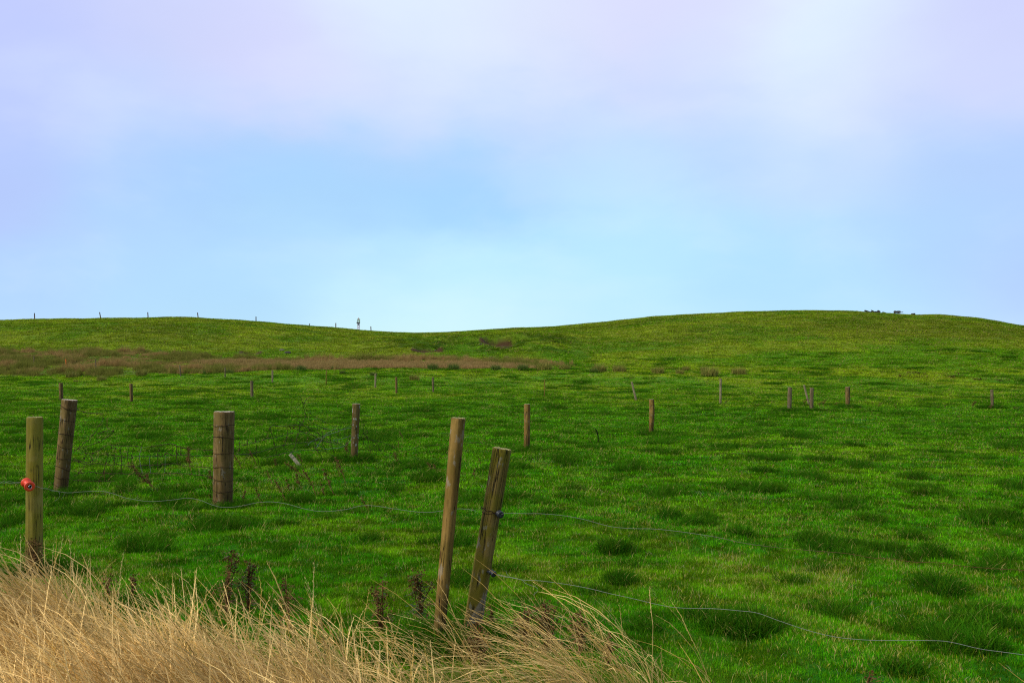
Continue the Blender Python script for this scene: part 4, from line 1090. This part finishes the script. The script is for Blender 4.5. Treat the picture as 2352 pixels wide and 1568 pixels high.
def black_ins(px, py, rpx, axis, prox, stem_to, post, inv):
    y = g2.y - .075; c0 = at(px, py, y); r = rpx * y / FD
    axis = axis.normalized()
    o = lathe_obj('insulator', [(.0001, -.018), (r * .8, -.018), (r * .95, -.014), (r * .8, -.008), (r * .5, -.002), (r * .5, .002), (r * .85, .007), (r, .012), (r * .98, .019), (r * .8, .022), (r * .3, .020), (.0001, .018)], M_BLACK, c0, axis, post, inv, 24)
    Bag().tube([c0 - axis * .012, (c0 + stem_to) / 2 + Vector((0, 0, .006)), stem_to], .009, 8).obj('bracket', M_BLACK, parent=o, inv=inv)
    return o
cU = g2 + (b2 - g2) * ((1468 - 1180) / (1468 - 1030)); cD = g2 + (b2 - g2) * ((1468 - 1313) / (1468 - 1030))
black_ins(1147.5, 1180, 8.2, Vector((.45, -.9, -.15)), 0, cU, R2, invR2)
black_ins(1131, 1315.5, 7.2, Vector((.6, -.75, -.3)), 0, cD, R2, invR2)

# ------------------------------------------------------------------ distant mast beyond the saddle
def mast():
    y = 620.0; s = y / FD
    base = Vector((ray(823.7, 760).x * y, y, 4.0)); top = at(823.7, 729.7, y); ht = top.z - base.z
    root = bpy.data.objects.new('lattice_mast', None); C.objects.link(root); root.location = base
    tag(root, 'slender pale mast with dark antennas beyond the saddle of the hills', 'mast')
    def loc(px, py): return at(px, py, y) - base
    w = 2.6 * s; hb = loc(823.7, 741).z
    fr = Bag(); legs = []
    for (sx, sy) in ((-1, -.6), (1, -.6), (0, 1)):
        b = Bag().tube([Vector((sx * w, sy * w, 0)), Vector((sx * w * .85, sy * w * .85, hb))], .17, 6)
        b.obj('leg', M_MASTL, parent=root)
        legs.append((Vector((sx * w, sy * w, 0)), Vector((sx * w * .85, sy * w * .85, hb))))
    for k_ in range(14):
        t0, t1 = k_ / 14, (k_ + 1) / 14
        for i_ in range(3):
            a, b_ = legs[i_], legs[(i_ + 1) % 3]
            fr.tube([a[0].lerp(a[1], t0), b_[0].lerp(b_[1], t1)], .05, 4)
    fr.obj('lattice_bracing', M_MASTL, parent=root)
    # head frame
    hd = Bag(); zt = loc(823.7, 732.5).z
    for (sx, sy) in ((-1, -.6), (1, -.6), (0, 1)): hd.tube([Vector((sx * w, sy * w, hb)), Vector((sx * w, sy * w, zt))], .24, 6)
    hd.tube([Vector((-w, 0, zt)), Vector((w, 0, zt))], .15, 5)
    hd.obj('antenna_panels', M_MASTG, parent=root)
    Bag().tube([Vector((0, 0, zt - 1)), Vector((0, 0, ht))], .22, 6).obj('top_rod', M_MASTR, parent=root)
    for (x, z_, r) in ((-3.0, 741.0, 1.7), (.0, 741.3, 1.5), (2.2, 741, 1.6), (-.6, 745, 1.9)):
        V, Q = lathe([(.001, -.3), (r * s * .8, -.3), (r * s, 0), (r * s * .8, .3), (.001, .3)], 14)
        V = [(v[0] + x * s, v[2] - w, v[1] + loc(0, z_).z) for v in V]
        mesh_np('dish_antenna', V, [Q], [M_BLACK], parent=root)
M_MASTL = flat_mat('mast_pale_paint', (.80, .66, .85), .6, .1, .2); M_MASTG = flat_mat('mast_green_paint', (.35, .52, .36), .6); M_MASTR = flat_mat('mast_red_paint', (.5, .16, .14), .6)
mast()

# ------------------------------------------------------------------ rocks
def rock_mesh(name, sx, sy, sz, mat, seed, boxy=.35):
    bm = bmesh.new(); bmesh.ops.create_icosphere(bm, subdivisions=3, radius=1)
    rs = np.random.default_rng(seed); o_ = rs.random(3) * 50
    for v in bm.verts:
        p = v.co.copy(); m_ = max(abs(p.x), abs(p.y), abs(p.z)); p = p.lerp(p / m_, boxy)
        nn = float(fbm(np.array([p.x * 1.5 + o_[0] + p.z]), np.array([p.y * 1.5 + o_[1] - p.z]), 3)[0]) - .5
        p *= 1 + nn * .5; v.co = Vector((p.x * sx, p.y * sy, p.z * sz))
    me = bpy.data.meshes.new(name); bm.to_mesh(me); bm.free(); me.materials.append(mat)
    o = bpy.data.objects.new(name, me); C.objects.link(o); return o
M_ROCK = flat_mat('dark_rock', (.050, .046, .040), .9, 0, .9, 2)
M_ROCK2 = flat_mat('lichened_rock', (.15, .13, .10), .9, 0, .8, 2)
GR = 'rocks and slabs on top of the right hill'
def ridge_rock(x, y, w, h, label, tilt=0, mat=None, boxy=.5, dy=0, seed=1, name='rock', depth=None):
    yy = ridge_y(x) + dy; p = at(x, y + ridge_shift(x) - 1.2, yy); s = yy / FD
    o = rock_mesh(name, w * s / 2, (depth or w * .8) * s / 2, h * s / 2, mat or M_ROCK, seed, boxy); o.location = p; o.rotation_euler.y = tilt
    return tag(o, label, 'rock' if name == 'rock' else 'slab', GR)
ridge_rock(1993, 717.6, 15, 3.2, 'tilted dark slab, leftmost of the rocks on the right hilltop', .35, boxy=.9, seed=1, name='stone_slab', depth=6)
ridge_rock(1996.5, 719.5, 7, 3.4, 'low dark rock under the tilted leftmost slab', 0, seed=2, dy=-2)
ridge_rock(2003, 719.0, 7, 4.2, 'small dark block between the two tilted slabs', .3, boxy=.8, seed=3)
ridge_rock(2006, 716.8, 11, 1.3, 'thin plank-like slab sticking up left of the pointed rock', .45, boxy=.95, seed=4, name='stone_slab', depth=3)
ridge_rock(2012.5, 718.8, 7, 3.6, 'round dark rock left of the pointed rock', 0, seed=5)
ridge_rock(2015.5, 721.2, 8.5, 4.0, 'dark rock lying lowest in front of the left pile', 0, seed=6, dy=-4)
ridge_rock(2018.5, 718.3, 7, 4.8, 'pointed dark rock at the right end of the left pile', .5, boxy=.75, seed=7)
ridge_rock(2030.5, 720.8, 7.5, 2.8, 'flat wedge rock alone between the two piles', .25, boxy=.7, seed=8)
ridge_rock(2056.3, 719.3, 7.0, 5.6, 'rounded boulder, left of the middle pair on the right hilltop', 0, seed=9)
ridge_rock(2064, 719.4, 8.5, 5.6, 'rounded boulder, right of the middle pair on the right hilltop', 0, seed=10)
ridge_rock(2070, 719.6, 8, 1.3, 'thin flat slab sticking out right of the boulder pair', -.03, boxy=.95, seed=11, name='stone_slab', depth=3)
ridge_rock(2097.5, 724.0, 9.0, 4.6, 'blocky dark boulder, rightmost on the right hilltop', -.1, boxy=.7, seed=12)
for (x, y, w_, h_, mt, lab, sd_) in [(2068.5, 724.8, 2.4, 1.8, M_ROCK, 'tiny stone in the grass below the boulder pair', 20),
        (646.7, 802.5, 11, 5.5, M_ROCK2, 'pale brown boulder at the foot of the left hill', 21), (661, 808, 15, 5.5, M_ROCK, 'wider dark boulder beside the pale brown one', 22),
        (376.5, 784.8, 6, 1.6, M_ROCK2, 'small pale stone low on the left hillside', 23), (1068, 800.5, 5, 2, M_ROCK2, 'pale stone in the slumped turf between the bare patches', 24),
        (1104, 790, 7, 3, M_ROCK2, 'pale stone left of the upper bare earth patch', 25), (1000, 803, 4, 1.6, M_ROCK2, 'small pale stone at the lower bare earth patch', 26)]:
    g = hit(x, y + h_ * .4)
    if not g: continue
    s = g.y / FD; o = rock_mesh('rock', w_ * s / 2, w_ * s * .4, h_ * s / 2 * 1.2, mt, sd_, .3); o.location = g; tag(o, lab, 'rock', 'stones on the hillside')

# ------------------------------------------------------------------ dead docks and thistles
M_DOCK = flat_mat('dead_dock', (.155, .070, .020), .9, 0, .9, 60)
M_DEADLEAF = flat_mat('dead_leaf', (.135, .070, .016), .9, 0, .9, 40)
M_DOCKP = flat_mat('pale_dead_stalk', (.42, .28, .17), .9, 0, .6, 60)
M_THL = clump_mat('thistle_leaf', (.045, .085, .022), (.12, .10, .035))
def dock_parts(L, heavy, rs, r0=.004):
    """stalk along local Z, seed heads in the upper part"""
    st = Bag(); pth = []
    bend = rs.normal(0, .05 * L); b2_ = rs.normal(0, .05 * L)
    for k_ in range(9):
        t = k_ / 8; pth.append(Vector((bend * t * t, b2_ * t * t, L * t)))
    st.tube(pth, lambda t: r0 * (1.1 - .6 * t), 5)
    hd = Bag()
    nb = int(6 + 10 * heavy)
    for k_ in range(nb):
        t = .35 + .65 * rs.random(); p0 = Vector((bend * t * t, b2_ * t * t, L * t)); az = rs.random() * 6.28; ln = L * .12 * rs.random() * heavy * (1.3 - t) + .01
        tip = p0 + Vector((math.cos(az) * ln * .6, math.sin(az) * ln * .6, ln))
        st.tube([p0, tip], r0 * .35, 4)
        for q in range(int(10 * (.6 + heavy))):
            c = p0.lerp(tip, rs.random()) + Vector(rs.normal(0, .005 + .004 * heavy, 3)); sz = .004 + .006 * rs.random()
            a = Vector(rs.normal(0, 1, 3)).normalized() * sz; b = Vector(rs.normal(0, 1, 3)).normalized() * sz
            hd.tri(c - a, c + a, c + b * 1.4)
    return st, hd
DOCKV = []
for k_ in range(6):
    rs = np.random.default_rng(100 + k_); st, hd = dock_parts(.5, (.5, 1.0, 1.4)[k_ % 3], rs)
    a = st.obj('dock_stalk', M_DOCK); b = hd.obj('seed_head', M_DOCK, parent=a, smooth=False); DOCKV.append((a.data, b.data))
    bpy.data.objects.remove(b); bpy.data.objects.remove(a)
def dock(top, base, var, label, group, mat=None, y=None, fat=1.0):
    g = hit(*base) if y is None else at(base[0], base[1], y)
    if g is None: return
    t = at(top[0], top[1], g.y); d = t - g; L = d.length
    sm, hm = DOCKV[var]
    o = bpy.data.objects.new('dead_dock', sm); h_ = bpy.data.objects.new('seed_head', hm)
    C.objects.link(o); C.objects.link(h_); h_.parent = o
    o.location = g; o.rotation_mode = 'QUATERNION'; o.rotation_quaternion = d.to_track_quat('Z', 'Y')
    s = L / .5; f = max(1.6, .6 + .7 * g.y / 13) * fat; o.scale = (s ** .5 * f, s ** .5 * f, s)
    tag(o, label, 'dead dock', group); return o
GD = 'dead dock stalks along the old netting fence'
docks = [((423, 1030), (441, 1092), 2, 'heavy brown dead dock just left of the thick strainer, top below its netting'),
         ((293, 1072), (362, 1127), 5, 'long brown dead dock bent flat to the left, midway between the two wired posts'),
         ((330, 1095), (356, 1124), 2, 'short bushy dead dock beside the long bent one'),
         ((474, 1085), (492, 1114), 2, 'bushy dead dock touching the left side of the strainer post'), ((479, 1137), (497, 1162), 4, 'low dead dock at the left foot of the strainer'),
         ((542, 1040), (556, 1078), 1, 'dead dock just right of the strainer at mid height'), ((555, 1128), (560, 1160), 2, 'bushy dead dock at the right foot of the strainer'),
         ((238, 1078), (240, 1108), 0, 'thin dead dock under the netting right of the leaning wired post'),
         ((245, 960), (246, 985), 0, 'tiny dead dock stem behind the wire loop'), ((571, 1034), (590, 1068), 0, 'bare tilted stalk right of the strainer'),
         ((626, 1058), (642, 1078), 2, 'bushy dead dock left of the broken stake'), ((661, 1056), (700, 1098), 1, 'long dead dock leaning left under the broken stake'),
         ((689, 1040), (699, 1074), 1, 'dead dock standing right behind the broken stake'), ((707.5, 1077), (727, 1140), 1, 'tall dead dock right of the broken stake foot'),
         ((740, 1078), (768, 1138), 4, 'tall left leaning dead dock midway between broken stake and white patched post'),
         ((780, 1049), (794, 1111), 1, 'tall dark dead dock left of the white patched post foot'), ((790.6, 1016), (797, 1050), 2, 'dead dock against the left foot of the white patched post'),
         ((673, 1093), (697, 1127), 2, 'brown dead dock below the long leaning one'), ((654, 1096), (668, 1133), 4, 'brown dead dock left of the one below the leaning stalk'),
         ((612, 1083), (628, 1115), 0, 'thin reddish stalk at the left end of the weedy patch'), ((734, 1107), (747, 1140), 4, 'low dead dock between the two tall ones'),
         ((902, 1040), (919, 1071), 5, 'bushy dead dock right of the netting end'), ((916, 1012), (915, 1031), 0, 'tiny upright stalk right of the netting end'),
         ((828, 1141), (848, 1176), 0, 'thin stalk crossing the grey wire below the white patched post'), ((923, 990), (926, 1012), 1, 'small dead dock beyond the netting end'),
         ((988, 1060), (997, 1090), 1, 'dead dock left of the slender near post, farther left of two'), ((1002, 1065), (1006, 1093), 1, 'dead dock left of the slender near post, nearer of two'),
         ((1084, 1080), (1091, 1100), 2, 'small dead dock seen between the leaning pair'), ((1099, 1051), (1106, 1069), 0, 'thin stalk seen between the leaning pair'),
         ((640, 1100), (655, 1150), 1, 'reddish stalk at the lower left of the weedy patch'), ((585, 1120), (600, 1155), 4, 'low dead dock right of the strainer foot')]
for (t_p, b_p, v_, lab) in docks: dock(t_p, b_p, v_, lab, GD)
dock((772, 1069), (782, 1097), 0, 'pale broken stalk left of the white patched post', GD)
GD2 = 'small dead docks along the far old fence'
for (t_p, b_p, lab) in [((1665.7, 919), (1666.5, 927), 'dead dock at the foot of the slim pale post'), ((1846.4, 917), (1847.3, 930), 'dead dock left of the tilted stake foot'),
        ((1880.7, 922), (1882, 933), 'left dead dock of the pair right of the tilted stake'), ((1889, 919), (1890.4, 933), 'right dead dock of the pair right of the tilted stake'),
        ((2016.4, 926), (2017.4, 937), 'dead dock right of the stout dark post'), ((2059.7, 932), (2056, 940), 'low dead dock leaning right, farther right of the stout post'),
        ((2232, 922), (2234.5, 938), 'tallest dead dock, left of the lone grey post'), ((2273, 930), (2274.5, 941), 'dead dock at the foot of the lone grey post'),
        ((2153, 932), (2154, 938), 'tiny dead dock in the gap before the lone grey post, left'), ((2169, 930), (2169.5, 937), 'tiny dead dock in the gap before the lone grey post, right'),
        ((1918, 925), (1919, 931), 'tiny dead dock just left of the stout dark post'), ((2328, 934), (2329, 941), 'dead dock right of the lone grey post'), ((2335, 935), (2336, 942), 'last dead dock at the right edge')]:
    dock(t_p, b_p, 2, lab, GD2, fat=1.1)
rs = np.random.default_rng(5); c8 = lambda x, y: (2021.2 + x * .1406, 845.2 + y * .1406)
for (x0, x1, y0, y1, n_) in ((280, 830, 92, 158, 26), (990, 1430, 105, 182, 16), (1480, 1850, 186, 200, 18), (1910, 2110, 208, 216, 9), (400, 660, 70, 95, 10)):
    for k_ in range(n_):
        x = rs.uniform(x0, x1); y = rs.uniform(y0, y1); hgt = rs.uniform(18, 42)
        b_p = c8(x, y); t_p = c8(x + rs.normal(0, 6), y - hgt)
        dock(t_p, b_p, int(rs.integers(0, 6)), 'small dead brown dock in the strip at the foot of the right hill', 'dead docks at the foot of the right hill', fat=.8)

# dead and withering thistles of the foreground ------------------
def thistle(base, w_px, top_y, label, dead=.8, y=None, seed=0, lean=0.0, stems_n=5):
    rs = np.random.default_rng(400 + seed)
    g = hit(*base) if y is None else Vector((ray(base[0], 800).x * y, y, h1(ray(base[0], 800).x * y, y)))
    Hh_ = at(base[0], top_y, g.y).z - g.z; W_ = w_px * g.y / FD
    root = bpy.data.objects.new('thistle', None); C.objects.link(root); root.location = g
    tag(root, label, 'thistle', 'withered thistles along the near fence')
    st = Bag(); hd = Bag(); Vs, Ts, Ft = [], [], []
    for k_ in range(stems_n):
        az = rs.random() * 6.28; sp_ = W_ * .5 * rs.random(); L = Hh_ * rs.uniform(.65, 1.0) if k_ else Hh_
        if k_ == 0: sp_ *= .2
        e = Vector((math.cos(az) * sp_ + lean * Hh_, math.sin(az) * sp_ * .6, L))
        P_ = [Vector((0, 0, -.05)), Vector((e.x * .25 + rs.normal(0, .01), e.y * .25, L * .4)), Vector((e.x * .6, e.y * .6, L * .72)), e]
        P_ = smooth_path(P_, 5); st.tube(P_, lambda t: .0045 * (1.1 - .6 * t), 5)
        for q in range(int(26 * L / .5)):
            p0 = P_[int(rs.uniform(.12, 1.0) * (len(P_) - 1))]; t = p0.z / L
            a2 = rs.random() * 6.28; ll = rs.uniform(.04, .11) * (1.25 - .6 * t)
            d_ = Vector((math.cos(a2), math.sin(a2), rs.uniform(-.5, .5))); sd_ = Vector((-d_.y, d_.x, 0)).normalized()
            mid = p0 + d_ * ll * .5 + Vector((0, 0, .01)); tip = p0 + d_ * ll - Vector((0, 0, ll * rs.uniform(.1, .7)))
            isd = rs.random() < dead
            nl = 5
            for z_ in range(nl):      # jagged lobes
                f0 = z_ / nl; a_ = p0.lerp(tip, f0) + (mid - p0.lerp(tip, .5)) * math.sin(f0 * 3.14)
                for sgn in (-1, 1):
                    l1 = a_ + d_ * ll * .16; l2 = a_ + sd_ * sgn * ll * .26 * (1 - f0 * .5) + d_ * ll * .12 + Vector(rs.normal(0, .006, 3))
                    if isd: hd.tri(a_, l1, l2)
                    else:
                        k0 = len(Vs); Vs += [tuple(a_), tuple(l1), tuple(l2)]; Ts += [(.7 + .5 * rs.random(), rs.random() ** 2, 0)] * 3; Ft.append((k0, k0 + 1, k0 + 2))
        for q in range(5):            # spent flower heads
            c = e + Vector(rs.normal(0, .02, 3)) - Vector((0, 0, .02 * q)); 
            for z_ in range(14):
                a = Vector(rs.normal(0, 1, 3)).normalized() * .009; b = Vector(rs.normal(0, 1, 3)).normalized() * .010
                hd.tri(c, c + a, c + b)
    st.obj('stem', M_DOCK, parent=root)
    hd.obj('dead_leaves', M_DEADLEAF, parent=root, smooth=False)
    if Vs: mesh_np('green_leaves', Vs, [np.array(Ft)], [M_THL], smooth=False, attrs={'tint': np.array(Ts)}, parent=root)
thistle((83, 1330), 30, 1238, 'brown withered thistle wrapped against the foot of the olive post', 1.0, y=gL.y - .16, seed=1, stems_n=6)
thistle((525, 1370), 50, 1262, 'dark thistle with raised brown top, left one of the bushy pair under the strainer', .75, y=7.0, seed=2, lean=.1, stems_n=5)
thistle((575, 1370), 60, 1290, 'bushy brown green thistle, right one of the pair under the strainer', .6, y=7.1, seed=3, stems_n=7)
thistle((668, 1420), 30, 1330, 'narrow dark thistle between the bushy pair and the leaning posts', .95, y=6.6, seed=4, lean=-.08, stems_n=3)
thistle((880, 1440), 40, 1330, 'brown thistle in the dry grass left of the green one', .95, y=6.5, seed=5, stems_n=5)
thistle((968, 1440), 60, 1312, 'mostly green thistle just left of the slender leaning post', .35, y=6.75, seed=6, stems_n=8)
thistle((1095, 1560), 52, 1428, 'curled brown thistle in front of the mossy post foot', 1.0, y=5.75, seed=7, stems_n=8)
thistle((1130, 1480), 18, 1400, 'small dark thistle right behind the mossy post foot', 1.0, y=6.35, seed=8, stems_n=2)
thistle((1205, 1520), 50, 1392, 'brown thistle right of the mossy post, with green leaves low down', .7, y=6.0, seed=9, stems_n=6)
thistle((1255, 1520), 60, 1385, 'widest brown thistle in the sparse dry grass', .85, y=6.1, seed=10, stems_n=8)
thistle((1330, 1520), 40, 1405, 'brown thistle behind the arching stems', .95, y=6.0, seed=11, stems_n=5)
thistle((1400, 1545), 44, 1455, 'dark low thistle among arching stems', .95, y=5.7, seed=12, stems_n=5)
thistle((310, 1400), 30, 1322, 'thistle half buried in dense dry grass, left', .95, y=7.2, seed=13, stems_n=4)
thistle((250, 1420), 26, 1318, 'dark thistle half buried in dense dry grass near the olive post', .95, y=7.1, seed=14, stems_n=3)
thistle((1990, 1600), 16, 1540, 'small red brown dead stem at the bottom edge right of centre', 1.0, y=5.3, seed=15, stems_n=2)
